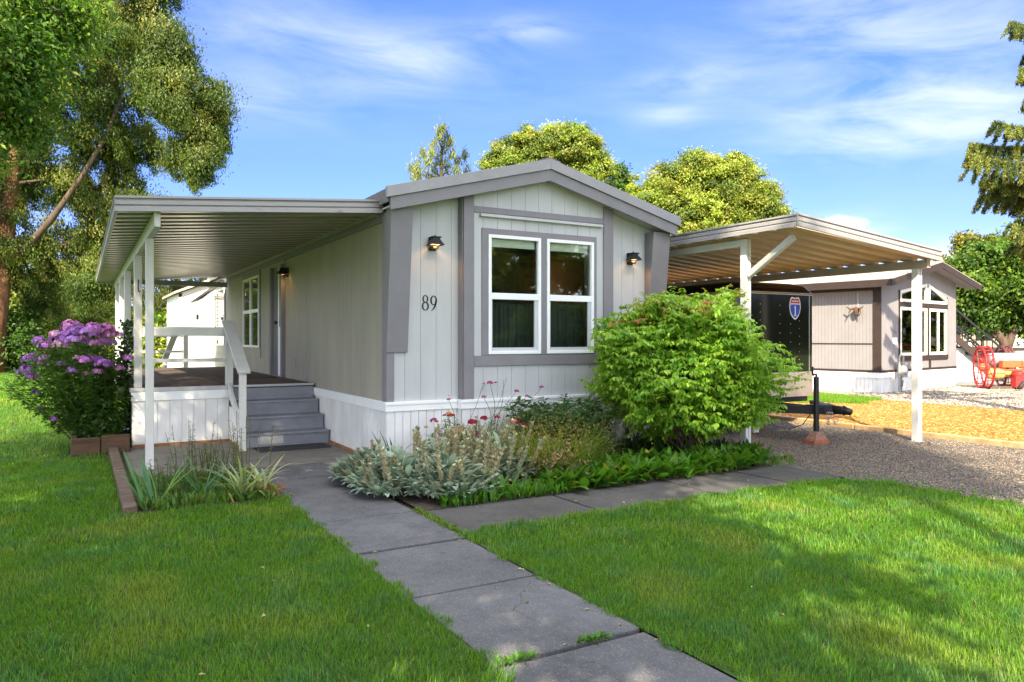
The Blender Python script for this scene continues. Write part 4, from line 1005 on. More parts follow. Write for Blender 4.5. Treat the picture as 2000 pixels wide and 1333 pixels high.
# roof with overhang
t = MB()
for a, b_ in ((-.42, 2.9), (2.9005, 5.95)): t.prism([Q(a, -.45, nrz(a)), Q(b_, -.45, nrz(b_)), Q(b_, -.45, nrz(b_) - .05), Q(a, -.45, nrz(a) - .05)], ey * 13.8)
t.build('roof', M_NSH, nh)
t = MB()
for a, b_ in ((-.40, 2.9), (2.9005, 5.93)): t.prism([Q(a, -.47, nrz(a) - .03), Q(b_, -.47, nrz(b_) - .03), Q(b_, -.47, nrz(b_) - .21), Q(a, -.47, nrz(a) - .21)], ey * .03)
t.prism([Q(-.43, -.45, nrz(-.42) - .02), Q(-.40, -.45, nrz(-.4) - .02), Q(-.40, -.45, nrz(-.4) - .20), Q(-.43, -.45, nrz(-.42) - .20)], ey * 13.7)
t.build('fascia', M_BRN, nh)
t = MB()
for a, b_ in ((-.39, 2.9), (2.9005, 5.92)): t.prism([Q(a, -.43, nrz(a) - .12), Q(b_, -.43, nrz(b_) - .12), Q(b_, -.43, nrz(b_) - .14), Q(a, -.43, nrz(a) - .14)], ey * .42)
qbox(t, -.39, -.002, 0, 13, 2.9, 2.92); t.build('soffit', M_NW, nh)
t = MB(); qbox(t, .72, .98, -.012, -.001, 1.33, 1.52); pl = t.build('notice', M_WHITE, nh)
t = MB(); qbox(t, .78, .90, -.0145, -.0125, 1.40, 1.47); t.build('notice_print', mat('notice_green', (.45, .52, .45), .7, .1, 9), pl)
t = MB()   # ghost of the number
def nring(cx, cz_, rx, rz_):
    n = 14
    for k in range(n):
        a, b_ = 2 * math.pi * k / n, 2 * math.pi * (k + 1) / n
        t.prism([Q(cx + rx * math.cos(a), -.001, cz_ + rz_ * math.sin(a)), Q(cx + rx * math.cos(b_), -.001, cz_ + rz_ * math.sin(b_)), Q(cx + rx * .65 * math.cos(b_), -.001, cz_ + rz_ * .65 * math.sin(b_)), Q(cx + rx * .65 * math.cos(a), -.001, cz_ + rz_ * .65 * math.sin(a))], -ey * .006)
nring(.80, 1.70, .045, .06); nring(.91, 1.66, .04, .045); t.build('house_number', mat('faded_number', (.2, .18, .17), .7, .1, 9), nh)
# antler decoration hanging on the side wall
an = thing('antler_mount', 'brown antler ornament hanging on the neighbouring house wall', 'ornament', Q(-.04, 0.62, 2.15))
t = MB(); t.tube([Q(-.02, 0.62, 2.30), Q(-.015, 0.62, 2.75)], .006, 5); t.build('cord', M_CREAM, an)
t = MB(); c0 = Q(-.12, 0.62, 2.28)
t.lathe(c0, [(.0, -.16), (.05, -.13), (.085, -.02), (.08, .05), (.02, .10)], 10)
for s_ in (-1, 1):
    t.tube([Q(-.12, 0.62 + .04 * s_, 2.33), Q(-.2, 0.62 + .14 * s_, 2.31), Q(-.2, 0.62 + .24 * s_, 2.38)], [.03, .024, .012], 7); t.tube([Q(-.18, 0.62 + .12 * s_, 2.30), Q(-.22, 0.62 + .18 * s_, 2.18)], [.024, .01], 6)
t.build('antlers', mat('antler_brown', (.085, .05, .03), .8, .3, 15), an)
# gas meter
gm = thing('gas_meter', 'grey gas meter on pipes at the white skirting of the house next door', 'meter', Q(.75, -.25, 0))
M_GM = mat('meter_grey', (.27, .27, .265), .5, .1, 8)
t = MB(); t.tube([Q(.62, -.22, 0), Q(.62, -.22, .62), Q(.62, -.22, .98), Q(.72, -.22, 1.04), Q(.86, -.22, .98), Q(.86, -.22, .72)], .028, 8); t.tube([Q(.74, -.22, .05), Q(.74, -.22, .5)], .03, 8); t.build('pipe', M_GM, gm)
t = MB(); qbox(t, .66, .92, -.32, -.14, .42, .74); t.lathe(Q(.79, -.32, .58), [(.1, 0), (.09, .03), (.02, .035)], 14, tuple(-ey)); t.lathe(Q(.95, -.23, .78), [(.03, -.1), (.09, -.02), (.09, .02), (.03, .06)], 12); t.build('meter_body', M_GM, gm, .02)
t = MB(); t.box(*[0] * 6) if False else None; qbox(t, .70, .76, -.28, -.18, .16, .34); t.build('regulator', mat('meter_dark', (.2, .19, .18), .6, .1, 8), gm, .01)

# ================================================================ FAR HOUSE WITH STAIRS
fh = thing('far_house', 'cream clapboard house with a porch and dark stair rails behind the cherry tree', 'house', W(1960, 720, 36)[:2] + (0,))
def far(u, v, z): # u along the view's right, v away
    b = np.array([0, 0, 0.]) + FWD * (36 + v) + RGT * (u); return (b[0], b[1], z)
def fbox(t, u0, u1, v0, v1, z0, z1):
    t.prism([far(u0, v0, z0), far(u1, v0, z0), far(u1, v0, z1), far(u0, v0, z1)], Vector(FWD) * (v1 - v0))
t = MB(); z_ = .5
while z_ < 3.4: fbox(t, 24.2, 31, -.02 - .0, .0, z_, z_ + .168); z_ += .18
fbox(t, 24.2, 31, .001, 6, 0, 3.4); t.build('wall', mat('cream_clapboard', (.60, .54, .44), .7, .05, 3), fh)
t = MB(); fbox(t, 21.0, 24.19, .8, 6, 0, 3.4); t.build('wall', mat('tan_siding', (.36, .29, .24), .7, .1, 3), fh)
t = MB(); fbox(t, 20.6, 31.5, -1.4, 7, 3.4, 3.55); t.prism([far(20.6, -1.4, 3.551), far(31.5, -1.4, 3.551), far(31.5, 2.8, 4.9), far(20.6, 2.8, 4.9)], (0, 0, .05)); t.build('roof', mat('far_roof', (.22, .17, .14), .9, .1, 6), fh)
t = MB(); fbox(t, 21.6, 22.2, .76, .799, 1.3, 2.7); fbox(t, 23.0, 23.8, .76, .799, 1.4, 2.6); fbox(t, 27.6, 28.6, -.06, -.021, 1.5, 2.6); t.build('window', M_DARKGLASS, fh)
t = MB(); fbox(t, 20.9, 24.2, -1.3, .79, .9, 1.05); t.build('porch_floor', M_BRN, fh)
for u in (21.3, 23.0, 24.1):
    t = MB(); fbox(t, u, u + .16, -1.3, -1.15, 1.06, 3.39); t.build('post', M_CREAM, fh)
t = MB(); fbox(t, 22.7, 24.2, -1.32, -1.24, 1.06, 1.9); t.build('porch_wall', M_CREAM, fh)
# dark stairs nearer, at the neighbour's right end
st = thing('side_stairs', 'dark brown outdoor stairs with black railing at the right end of the grey house', 'stairs', W(1890, 740, 26)[:2] + (0,))
def s_at(u, v, z): b = FWD * (26 + v) + RGT * u; return (b[0], b[1], z)
t = MB()
for k in range(7):
    u = 15.6 + k * .23; t.prism([s_at(u, 0, 1.6 - k * .2), s_at(u + .28, 0, 1.6 - k * .2), s_at(u + .28, 0, 1.55 - k * .2), s_at(u, 0, 1.55 - k * .2)], Vector(FWD) * 1.1)
t.bar(s_at(15.5, 0, 1.55), s_at(17.2, 0, .08), .06, .22); t.bar(s_at(15.5, 1.1, 1.55), s_at(17.2, 1.1, .08), .06, .22); t.build('treads', M_BRN, st)
t = MB()
for v in (0, 1.1):
    t.bar(s_at(15.5, v, 2.55), s_at(17.2, v, 1.1), .05, .06); t.bar(s_at(15.5, v, 1.85), s_at(17.2, v, .4), .04, .04); t.bar(s_at(17.2, v, 0), s_at(17.2, v, 1.15), .09, .09)
    for k in range(9): f_ = k / 9; t.bar(s_at(15.5 + 1.7 * f_, v, 1.85 - 1.45 * f_), s_at(15.5 + 1.7 * f_, v, 2.55 - 1.45 * f_), .025, .025, up=(0, 1, 0))
t.build('railing', M_BLACK, st)
t = MB()
for k in range(4): t.prism([s_at(15.7 + k * .3, .2, 0), s_at(16.0 + k * .3 - .01, .2, 0), s_at(16.0 + k * .3 - .01, .2, 1.15 - k * .26), s_at(15.7 + k * .3, .2, 1.15 - k * .26)], Vector(FWD) * .7)
t.build('block_base', mat('white_block', (.6, .6, .6), .8, .05, 6), st)

# ================================================================ RED ANTIQUE MACHINE
an_c = FWD * 22 + RGT * 14.0
rm = thing('antique_cart', 'red antique wheeled machine with an orange frame and grey tank on the gravel', 'machine', (an_c[0], an_c[1], 0))
def A_(u, v, z): b = an_c + FWD * v + RGT * u; return (b[0], b[1], z)
M_RED = mat('bright_red', (.38, .014, .02), .5, .35, 9, .3, 30); M_ORG = mat('orange_red', (.62, .10, .035), .5, .15, 7); M_YEL = mat('yellow_paint', (.6, .36, .12), .5, .2, 7)
ux = RGT * .96 + FWD * -.28
def wheel(u, v, r, m, nm='wheel'):
    c = A_(u, v, r); t = MB()
    for o in (-.10, .10): t.ring(tuple(np.array(c) + ux * o), tuple(ux), r - .03, .03, 40, 8)
    for k in range(20):
        a = k * math.pi / 10; d_ = np.array([0, 0, 1.]) * math.cos(a) + np.cross(ux, np.array([0, 0, 1.])) * math.sin(a); t.tube([tuple(np.array(c) - ux * .10 + d_ * (r - .03)), tuple(np.array(c) + ux * .10 + d_ * (r - .03))], .012, 5)
    w_ = t.build(nm, m, rm, smooth=True)
    t = MB(); t.lathe(tuple(np.array(c) - ux * .16), [(.05, 0), (.1, .05), (.12, .16), (.1, .27), (.05, .32)], 12, tuple(ux))
    t.build('hub', M_ORG, w_)
    a0 = np.array([0, 0, 1.]); b0 = np.cross(ux, a0); t = MB()
    for k in range(12):
        a = k * math.pi / 6; dv = a0 * math.cos(a) + b0 * math.sin(a); t.tube([tuple(np.array(c) + ux * .12 * (-1) ** k + dv * .08), tuple(np.array(c) + ux * .10 * (-1) ** k + dv * (r - .03))], .014, 6)
    t.build('spokes', m, w_)
wheel(-.02, 0, .64, M_RED); wheel(1.5, -.5, .45, M_RED); wheel(1.32, 1.1, .64, mat('dark_red', (.12, .02, .02), .4, .2, 5))
t = MB(); t.lathe(A_(.28, .25, .86), [(.04, 0), (.19, .02), (.2, .1), (.2, .85), (.19, .93), (.04, .95)], 16, tuple(RGT)); t.build('tank', mat('galvanised_tank', (.32, .32, .36), .4, .15, 6, metal=.3), rm, smooth=True)
t = MB(); t.bar(A_(.42, -.1, .74), A_(.98, -.1, .74), .18, .20); t.bar(A_(.98, -.1, .66), A_(1.35, -.1, .60), .1, .1); t.bar(A_(1.0, -.1, .74), A_(1.7, -.1, .74), .16, .18); t.tube([A_(-.35, -.35, .92), A_(-.1, -.35, .64), A_(.4, -.32, .58), A_(1.5, -.3, .54)], .02, 6); t.build('frame', M_ORG, rm, .01)
t = MB(); t.lathe(A_(.06, 0, .45), [(.08, 0), (.16, .05), (.17, .2), (.15, .22), (.17, .26), (.17, .42), (.11, .5), (.1, .7)], 14, tuple(RGT)); t.build('gear_case', M_YEL, rm, smooth=True)
t = MB(); t.bar(A_(.72, -.2, .22), A_(1.0, -.2, .22), .26, .34); t.lathe(A_(.86, -.2, .40), [(.16, 0), (.16, .1), (.1, .14), (.1, .2)], 12); t.build('pump_box', mat('pump_red', (.5, .03, .03), .5, .1, 6), rm, .012)
t = MB(); t.bar(A_(.0, -.1, .06), A_(1.6, -.1, .04), .1, .06); t.build('skid', M_DARKWOOD, rm)
sl_ = thing('garden_spotlight', 'small black garden spotlight on the pale gravel before the red machine', 'spotlight', A_(.45, -1.0, 0))
t = MB(); t.lathe(A_(.34, -1.0, .08), [(.05, 0), (.06, .06), (.055, .22), (.03, .25)], 10, tuple(RGT * .6 + np.array([0, 0, .8]))); t.build('lamp_head', M_BLACK, sl_)
t = MB(); t.tube([A_(.5, -1.0, .26), A_(.58, -1.0, 0)], .015, 6); t.build('stake', M_BLACK, sl_)
t = MB(); random.seed(5)
t.add([], []); t.lathe(A_(-1.1, -.9, 0), [(.52, 0), (.5, .03), (.40, .07), (.2, .09), (.02, .095)], 14)
me = t.build('flat_rock', mat('sand_rock', (.48, .36, .22), .9, .2, 7, .6, 30)); me.scale = (1, 1, 1); tag(me, 'flat sandy rock on the gravel left of the red machine', 'rock')
# ================================================================ TREES
def Lb(px, py, d, rp, n, sz=None):
    c = W(px, py, d); r = rp * d / 1450
    return (c, (r, r, r * .9) if sz is None else sz, n)
def crown(lobes, L, Wd, cols, sig=.28, per=46, droop=.3, flat=.7, shell=.42, wd=.25):
    nb = NB(); ends = []
    for c, r, n in lobes:
        K = max(1, int(n / per)); c = np.array(c); r = np.array(r)
        cc = c + rdir(K) * (rng.random((K, 1)) ** shell) * r * rng.uniform(.7, 1.34, (K, 1))
        ends.append((c, cc))
        ci = rng.integers(0, K, n)
        sg_ = sig * rng.uniform(.5, 1.25, (K, 1))
        off = rng.normal(0, 1, (n, 3)) * np.array([1, 1, flat]) * sg_[ci]
        p = cc[ci] + off
        out = unit(cc[ci] - c + off * .8)
        d = unit(out * .6 + rng.normal(0, .6, (n, 3)) + np.array([0, 0, -droop]))
        nr = unit(rng.normal(0, .45, (n, 3)) + np.array([0, 0, .45]) + unit(off) * .9 + unit(p - c) * .5)
        bc = np.array(cols)[rng.integers(0, len(cols), K)] * (1 + rng.normal(0, .18, (K, 1)))
        col = np.clip(bc[ci] * (1 + rng.normal(0, .2, (n, 1))), .003, .6)
        nb.add(*leaves(p, d, nr, L * rng.uniform(.6, 1.3, n), Wd * rng.uniform(.7, 1.3, n), wd, col))
    return nb, ends
def tree(name, label, cat, base, trunk, radii, lobes, L, Wd, cols, bark=None, limbs=True, group=None, twigs=5, **kw):
    th = thing(name, label, cat, base, group)
    nb, ends = crown(lobes, L, Wd, cols, **kw)
    nb.build('crown', M_LEAF, th)
    t = MB(); t.tube(trunk, radii, 10)
    tp = [Vector(p) for p in trunk]
    if limbs:
        for c, cc in ends:
            c = Vector(c); best = min(range(len(tp)), key=lambda i: (tp[i] - c).length + (3 if tp[i].z > c.z - .3 else 0))
            r0 = radii[best] * .5; a = tp[best]; m_ = a.lerp(c, .5) + Vector((0, 0, .12 * (c - a).length * (1 if c.z > a.z else 0)))
            if (c - a).length > .3: t.tube([a, m_, c], [r0, r0 * .6, r0 * .3], 6, False)
            for k in range(min(twigs, len(cc))):
                e = Vector(cc[k]); t.tube([c, c.lerp(e, .5) + Vector((0, 0, .06)), e], [r0 * .3, r0 * .2, r0 * .08], 5, False)
    t.build('trunk', bark or M_BARK, th, smooth=True)
    return th
G_OLIVE = [(.15, .20, .035), (.11, .165, .028), (.20, .24, .045), (.075, .12, .022)]
G_YEL = [(.21, .27, .036), (.25, .30, .046), (.15, .21, .026), (.27, .29, .055)]
G_MID = [(.06, .14, .014), (.085, .17, .018), (.045, .11, .012)]
G_DARK = [(.03, .068, .014), (.045, .09, .016), (.06, .11, .02)]
# big tree left, on the far side of the sunny lawn
ED = 31.0
th = thing('weeping_elm', 'large airy tree with an orange-brown trunk standing beyond the left lawn', 'tree', W(-14, 0, ED)[:2] + (0,))
t = MB(); tk = [W(-14, 0, ED)[:2] + (0,), W(-4, 600, ED), W(12, 470, ED), W(22, 360, ED), W(48, 200, ED), W(110, 20, ED), W(150, -120, ED)]
bl = [(20, 30, 120), (170, 50, 105), (270, 30, 66), (235, 140, 95), (325, 75, 40), (350, 110, 34), (310, 150, 60), (350, 205, 66), (410, 190, 36), (420, 235, 30), (400, 275, 34), (350, 300, 42), (385, 320, 22), (235, 285, 85), (100, 190, 120), (50, 330, 100), (185, 370, 85), (265, 400, 36), (215, 460, 48), (130, 480, 75), (40, 500, 70), (175, 545, 40), (75, 570, 45), (-90, 150, 160), (-120, 380, 150), (80, -120, 150), (240, -60, 85), (300, -20, 50)]
nb = NB(); pxm = ED / 1450
for px, py, rp in bl:
    dd = ED + random.uniform(-2.2, 2.2); c = np.array(W(px, py, dd)); rm = rp * pxm; best = min(range(2, 7), key=lambda i: (Vector(tk[i]) - Vector(c)).length + (6 if tk[i][2] > c[2] + .5 else 0)); near = (Vector(tk[best]) - Vector(c)).length < 3.6; K = int(11 + 62 * (rp / 100) ** 2)
    for _ in range(K):
        v = rdir(1)[0]; q = random.random() ** .33; cc = c + v * q * rm * np.array([1, 1, .9]) * random.uniform(.7, 1.15)
        n = int(random.uniform(190, 480)); tone = random.choice([(.095, .14, .025), (.068, .108, .02), (.14, .17, .032), (.042, .072, .015), (.19, .205, .05), (.08, .125, .022)])
        if random.random() < .55: off = rng.normal(0, 1, (n, 3)) * np.array([.26, .26, .20]) * random.uniform(.7, 1.5)
        else:
            hl = random.uniform(.6, 1.5); f_ = rng.random(n); off = np.stack([rng.normal(0, .13, n) + .25 * f_, rng.normal(0, .13, n), -f_ * hl + .2], 1)
        d = unit(rng.normal(0, .5, (n, 3)) + np.array([0, 0, -.9])); nr = unit(rng.normal(0, .45, (n, 3)) + np.array([0, 0, .4]) + unit(off) * .9 + v * .5)
        nb.add(*leaves(cc + off, d, nr, 0.135 * rng.uniform(.6, 1.3, n), .05 * rng.uniform(.7, 1.3, n), .25, jit(tone, n, .2, .08)))
        if random.random() < .45 and near: t.tube([c, c * .5 + cc * .5 + np.array([0, 0, .15]), cc], [.05, .03, .012], 5, False)
    best = min(range(2, 7), key=lambda i: (Vector(tk[i]) - Vector(c)).length + (6 if tk[i][2] > c[2] + .5 else 0)); a_ = Vector(tk[best])
    if near: t.tube([a_, a_.lerp(Vector(c), .5) + Vector((0, 0, .35)), c], [.07, .05, .03], 6, False)
nb.build('crown', M_LEAF, th); t.build('branches', M_BARK, th, smooth=True)
t = MB(); t.tube(tk, [.50, .38, .31, .27, .22, .14, .06], 10); t.build('trunk', M_BARKR, th, smooth=True)
t = MB(); t.tube([W(6, 530, ED), W(55, 480, ED), W(100, 430, ED - .6), W(160, 345, ED - .8), W(205, 270, ED - .8), W(250, 160, ED)], [.19, .15, .13, .10, .08, .03], 8); t.build('limb', M_BARK, th, smooth=True)
# shade trees around and behind the viewpoint: they throw the dappled shade
def ell(c, r, n): return (c, r, n)
ta = (-3.15, -.15)
lo_ = []
random.seed(21)
for z in (5.2, 6.4, 7.6, 8.8, 10.0, 11.2, 12.4):
    for k in range(6):
        a = k * 1.047 + z * 1.3; rr = (2.35 if 5.5 < z < 11 else 1.9) * random.uniform(.7, 1.1)
        lo_.append(ell((ta[0] + rr * math.cos(a), ta[1] + rr * math.sin(a), z + random.uniform(-.5, .5)), (1.05, 1.05, .75), 1150))
    lo_.append(ell((ta[0], ta[1], z), (1.2, 1.2, 1), 800))
for z in (10.2, 11.2, 12.2, 13.0):
    for k in range(2): lo_.append(ell((ta[0] + 2.05 + random.uniform(-.5, .5), ta[1] - 1.5 + random.uniform(-.6, .6), z), (1.0, 1.0, .7), 1000))
for z in (4.9, 5.9, 6.9, 7.9, 8.9):
    for k in range(2): lo_.append(ell((ta[0] + 2.0 + random.uniform(-.45, .45), ta[1] - 1.5 + random.uniform(-.8, .8), z), (1.0, 1.0, .7), 1000))
tree('shade_tree', 'tall broadleaf tree standing behind the left side of the viewpoint', 'tree', (*ta, 0), [(*ta, 0), (ta[0], ta[1], 3), (ta[0] + .1, ta[1], 6), (ta[0], ta[1] + .2, 9.5), (ta[0], ta[1], 12.5)], [.32, .26, .2, .13, .05], lo_, .20, .12, G_MID, sig=.26, per=75, twigs=3)
tbx = (-4.1, 5.2); lo_ = []
for z in (4.6, 5.6, 6.6, 7.4):
    for k in range(6):
        a = k * 1.047 + z; rr = 1.95 * random.uniform(.8, 1.15); lo_.append(ell((tbx[0] + rr * math.cos(a), tbx[1] + rr * math.sin(a), z), (1.05, 1.05, .7), 1700))
    lo_.append(ell((tbx[0], tbx[1], z), (1.2, 1.2, .8), 1500))
for px, py, d, rp, n in ((20, 40, 9.4, 85, 3600), (100, 30, 9.8, 65, 2300), (60, 120, 9.6, 75, 2900), (0, 220, 9.4, 60, 2100), (-60, 120, 9, 120, 5600), (55, 250, 9.8, 40, 1000), (150, 60, 10, 40, 900), (-40, 300, 9.2, 60, 900)):
    lo_.append(Lb(px, py, d, rp, n))
tree('ash_tree', 'bright green leafy tree with branches reaching into the top left corner', 'tree', (*tbx, 0), [(*tbx, 0), (tbx[0], tbx[1], 2.6), (tbx[0] + .2, tbx[1] + .3, 5), (tbx[0], tbx[1] + .2, 6.6), (tbx[0], tbx[1], 7.6)], [.26, .2, .16, .1, .04], lo_, .085, .034, [(.075, .175, .016), (.10, .20, .022), (.05, .12, .012), (.15, .22, .028)], sig=.22, per=100, twigs=6)
tcx = (-2.75, -8.55); lo_ = [ell((tcx[0] + .85 * math.cos(k * 2.1), tcx[1] + .85 * math.sin(k * 2.1), 12.4 + .42 * k), (.85, .85, .5), 1300) for k in range(8)]
tree('tall_pine', 'tall bare-stemmed tree standing behind the viewpoint', 'tree', (*tcx, 0), [(*tcx, 0), (tcx[0], tcx[1], 8), (tcx[0], tcx[1], 15.5)], [.13, .1, .03], lo_, .16, .09, G_DARK, sig=.3, twigs=3)
# trees behind the home
tree('round_tree', 'rounded olive green tree rising behind the roof ridge', 'tree', W(1070, 0, 40)[:2] + (0,), [W(1070, 0, 40)[:2] + (0,), W(1072, 480, 40), W(1068, 330, 40), W(1066, 280, 40)], [.4, .3, .16, .06],
     [Lb(x, y, 40 + dz, r, int(n * 2.1)) for x, y, r, n, dz in ((985, 320, 36, 4200, 0), (1030, 290, 36, 5000, .5), (1080, 275, 30, 3600, 0), (1125, 285, 40, 5200, -.5), (1150, 330, 38, 4600, 0), (1010, 350, 40, 4200, 0), (1070, 340, 50, 6000, .5), (1120, 380, 60, 7000, 0), (1165, 385, 34, 3000, 0), (960, 322, 14, 700, 0))], .16, .08, G_OLIVE + G_YEL, sig=.21, per=150, shell=.25)
tree('young_conifer', 'small dark narrow tree between two larger trees behind the roof', 'tree', W(1212, 0, 46)[:2] + (0,), [W(1212, 0, 46)[:2] + (0,), W(1212, 340, 46)], [.2, .04],
     [Lb(x, y, 46, r, n) for x, y, r, n in ((1210, 335, 14, 1100), (1212, 365, 20, 2000), (1208, 400, 26, 2600), (1215, 440, 30, 3000))], .26, .10, G_DARK + G_MID[:1], sig=.22)
tree('willow_tree', 'broad yellow-green tree behind the carport and right roof slope', 'tree', W(1390, 0, 36)[:2] + (0,), [W(1390, 0, 36)[:2] + (0,), W(1390, 520, 36), W(1385, 400, 36), W(1390, 340, 36)], [.5, .4, .2, .08],
     [Lb(x, y, 36 + dz, r, int(n * 2.1)) for x, y, r, n, dz in ((1275, 385, 44, 5600, 0), (1330, 350, 42, 5600, .5), (1370, 335, 36, 4200, 0), (1425, 340, 40, 5200, -.4), (1450, 360, 34, 3600, .3), (1490, 400, 40, 5000, 0), (1510, 430, 34, 3600, 0), (1400, 400, 70, 9000, 0), (1320, 420, 60, 7600, 0), (1460, 440, 60, 7600, .4), (1250, 430, 50, 5000, .4), (1380, 450, 70, 6000, 0), (1440, 320, 16, 600, 0), (1365, 312, 16, 700, 0), (1460, 325, 12, 200, 0))], .15, .07, G_YEL + G_OLIVE[:2], sig=.21, per=150, shell=.25)
# open pine top over the left roof slope
pt = thing('pine_tree', 'sparse sunlit pine top above the left roof slope', 'tree', W(862, 0, 34)[:2] + (0,))
t = MB(); pp = [W(862, 0, 34)[:2] + (0,), W(862, 420, 34), W(862, 330, 34), W(864, 255, 34)]; t.tube(pp, [.25, .14, .08, .02], 8); nb = NB()
tips = [(864, 252), (856, 262), (872, 268), (848, 285), (866, 290), (880, 280), (842, 300), (858, 310), (884, 300), (895, 318), (908, 305), (835, 320), (850, 330), (872, 325), (890, 335), (826, 300), (815, 325), (805, 330), (820, 340), (838, 345), (862, 345), (898, 345), (810, 348), (880, 350), (912, 335), (845, 355), (870, 360)]
for px, py in tips:
    d = 34 + random.uniform(-.8, .8); e = Vector(W(px, py, d)); a = Vector(W(862, py + 26, 34)); t.tube([a, a.lerp(e, .6) + Vector((0, 0, -.08)), e], [.03, .02, .01], 5, False)
    n = 100; c = np.array(e) + rng.normal(0, 1, (n, 3)) * np.array([.10, .10, .17]); dd = unit(rng.normal(0, .5, (n, 3)) + np.array([0, 0, 1.0]))
    nb.add(*leaves(c, dd, rdir(n), np.full(n, .24), np.full(n, .04), .1, jit((.20, .235, .05) if random.random() < .7 else (.06, .085, .02), n)))
nb.build('crown', M_LEAF, pt); t.build('trunk', M_BARK, pt)
# pine beyond the shed
pt = thing('pine_tree', 'dark pine with pale tufts behind the white shed', 'tree', W(300, 0, 34)[:2] + (0,))
t = MB(); t.tube([W(312, 0, 34)[:2] + (0,), W(330, 640, 34), W(345, 560, 34), W(360, 470, 34)], [.25, .2, .14, .05], 8); nb = NB()
for k in range(44):
    px = random.uniform(250, 400); py = random.uniform(500, 640); 
    if px < 300 and py < 560: continue
    d = 34 + random.uniform(-1.5, 1.5); e = Vector(W(px, py, d)); a = Vector(W(340, py + 18, 34)); t.tube([a, e], [.04, .012], 5, False)
    n = 230; c = np.array(e) + rng.normal(0, 1, (n, 3)) * np.array([.24, .24, .18]); dd = unit(rng.normal(0, .6, (n, 3)) + np.array([0, 0, .8]))
    nb.add(*leaves(c, dd, rdir(n), np.full(n, .25), np.full(n, .04), .1, jit((.085, .105, .03), n, .3)))
nb.build('crown', M_LEAF, pt); t.build('trunk', M_BARK, pt)
# hedge trees and bushes on the left
def bush(name, label, cat, lob, cols, L=.16, Wd=.09, grp=None, **kw):
    c0 = lob[0][0]; th = thing(name, label, cat, (c0[0], c0[1], 0), grp)
    nb, ends = crown(lob, L, Wd, cols, **kw); nb.build('foliage', M_LEAF, th)
    t = MB()
    for c, cc in ends:
        t.tube([(c0[0] + random.uniform(-.2, .2), c0[1], 0), Vector(c) + Vector((0, 0, -.2)), tuple(cc[0])], [.07, .04, .015], 6, False)
    t.build('stems', M_BARK, th); return th
bush('hedge_bush', 'dark green dense bush at the far left edge beyond the sunny lawn', 'bush', [Lb(x, y, 32, r, n) for x, y, r, n in ((-40, 640, 60, 5000), (20, 650, 46, 4400), (60, 680, 44, 4400), (-10, 690, 50, 4400), (95, 700, 30, 2200), (35, 715, 32, 2200), (-80, 700, 60, 4000))], G_DARK + G_MID[:1], sig=.24)
bush('hedge_bush', 'sunlit yellow-green bush beyond the lawn behind the purple phlox', 'bush', [Lb(x, y, 37, r, n) for x, y, r, n in ((110, 630, 44, 5000), (160, 650, 50, 5600), (205, 630, 40, 4600), (130, 690, 42, 4000), (190, 695, 42, 4000), (230, 670, 30, 2800))], G_YEL + G_OLIVE[:2], sig=.26)
bush('hedge_bush', 'sunlit yellow-green bush beyond the porch railing beside the shed', 'bush', [Lb(x, y, 31, r, n) for x, y, r, n in ((265, 640, 32, 3600), (300, 665, 38, 4200), (335, 640, 32, 3400), (280, 700, 34, 3200), (325, 700, 34, 3200), (250, 690, 28, 2400))], G_YEL + G_MID[:1], sig=.24)
tree('background_tree', 'pale olive tree in the distance at the left edge under the big tree', 'tree', W(60, 0, 46)[:2] + (0,), [W(60, 0, 46)[:2] + (0,), W(60, 560, 46)], [.4, .1], [Lb(x, y, 46, r, n) for x, y, r, n in ((20, 575, 50, 5000), (80, 590, 44, 4600), (-50, 580, 70, 6000), (60, 630, 50, 4400), (0, 630, 50, 4400))], .3, .14, G_OLIVE, sig=.34, group='trees beyond the left lawn')
tree('background_tree', 'sunlit yellow-green tree in the distance left of the porch posts', 'tree', W(170, 0, 48)[:2] + (0,), [W(170, 0, 48)[:2] + (0,), W(170, 540, 48)], [.4, .1], [Lb(x, y, 48, r, n) for x, y, r, n in ((150, 560, 44, 4600), (205, 580, 36, 4000), (180, 610, 50, 5000), (125, 610, 40, 3600), (225, 620, 30, 2600))], .3, .14, G_YEL, sig=.34, group='trees beyond the left lawn')
# right side trees
tree('background_tree', 'yellow-tinged tall tree behind the grey house roof', 'tree', W(1905, 0, 52)[:2] + (0,), [W(1905, 0, 52)[:2] + (0,), W(1905, 480, 52)], [.4, .08], [Lb(x, y, 52, r, n) for x, y, r, n in ((1890, 475, 18, 1800), (1905, 500, 30, 3600), (1885, 530, 26, 3000), (1940, 480, 20, 2200), (1950, 510, 30, 3400), (1920, 550, 40, 4200), (1865, 545, 14, 800), (1838, 488 + 20, 8, 120))], .3, .14, [(.22, .19, .022), (.16, .17, .02), (.11, .13, .02), (.05, .075, .014)], sig=.3)
tree('background_tree', 'dark green tall tree at the right edge behind the cherry tree', 'tree', W(2010, 0, 50)[:2] + (0,), [W(2010, 0, 50)[:2] + (0,), W(2010, 480, 50)], [.4, .08], [Lb(x, y, 50, r, n) for x, y, r, n in ((1990, 500, 36, 4200), (2040, 480, 50, 5000), (1985, 550, 40, 4200), (2040, 560, 60, 5000), (2110, 540, 70, 5000))], .3, .14, G_DARK + G_MID, sig=.32)
ctb = W(1966, 0, 28)[:2] + (0,)
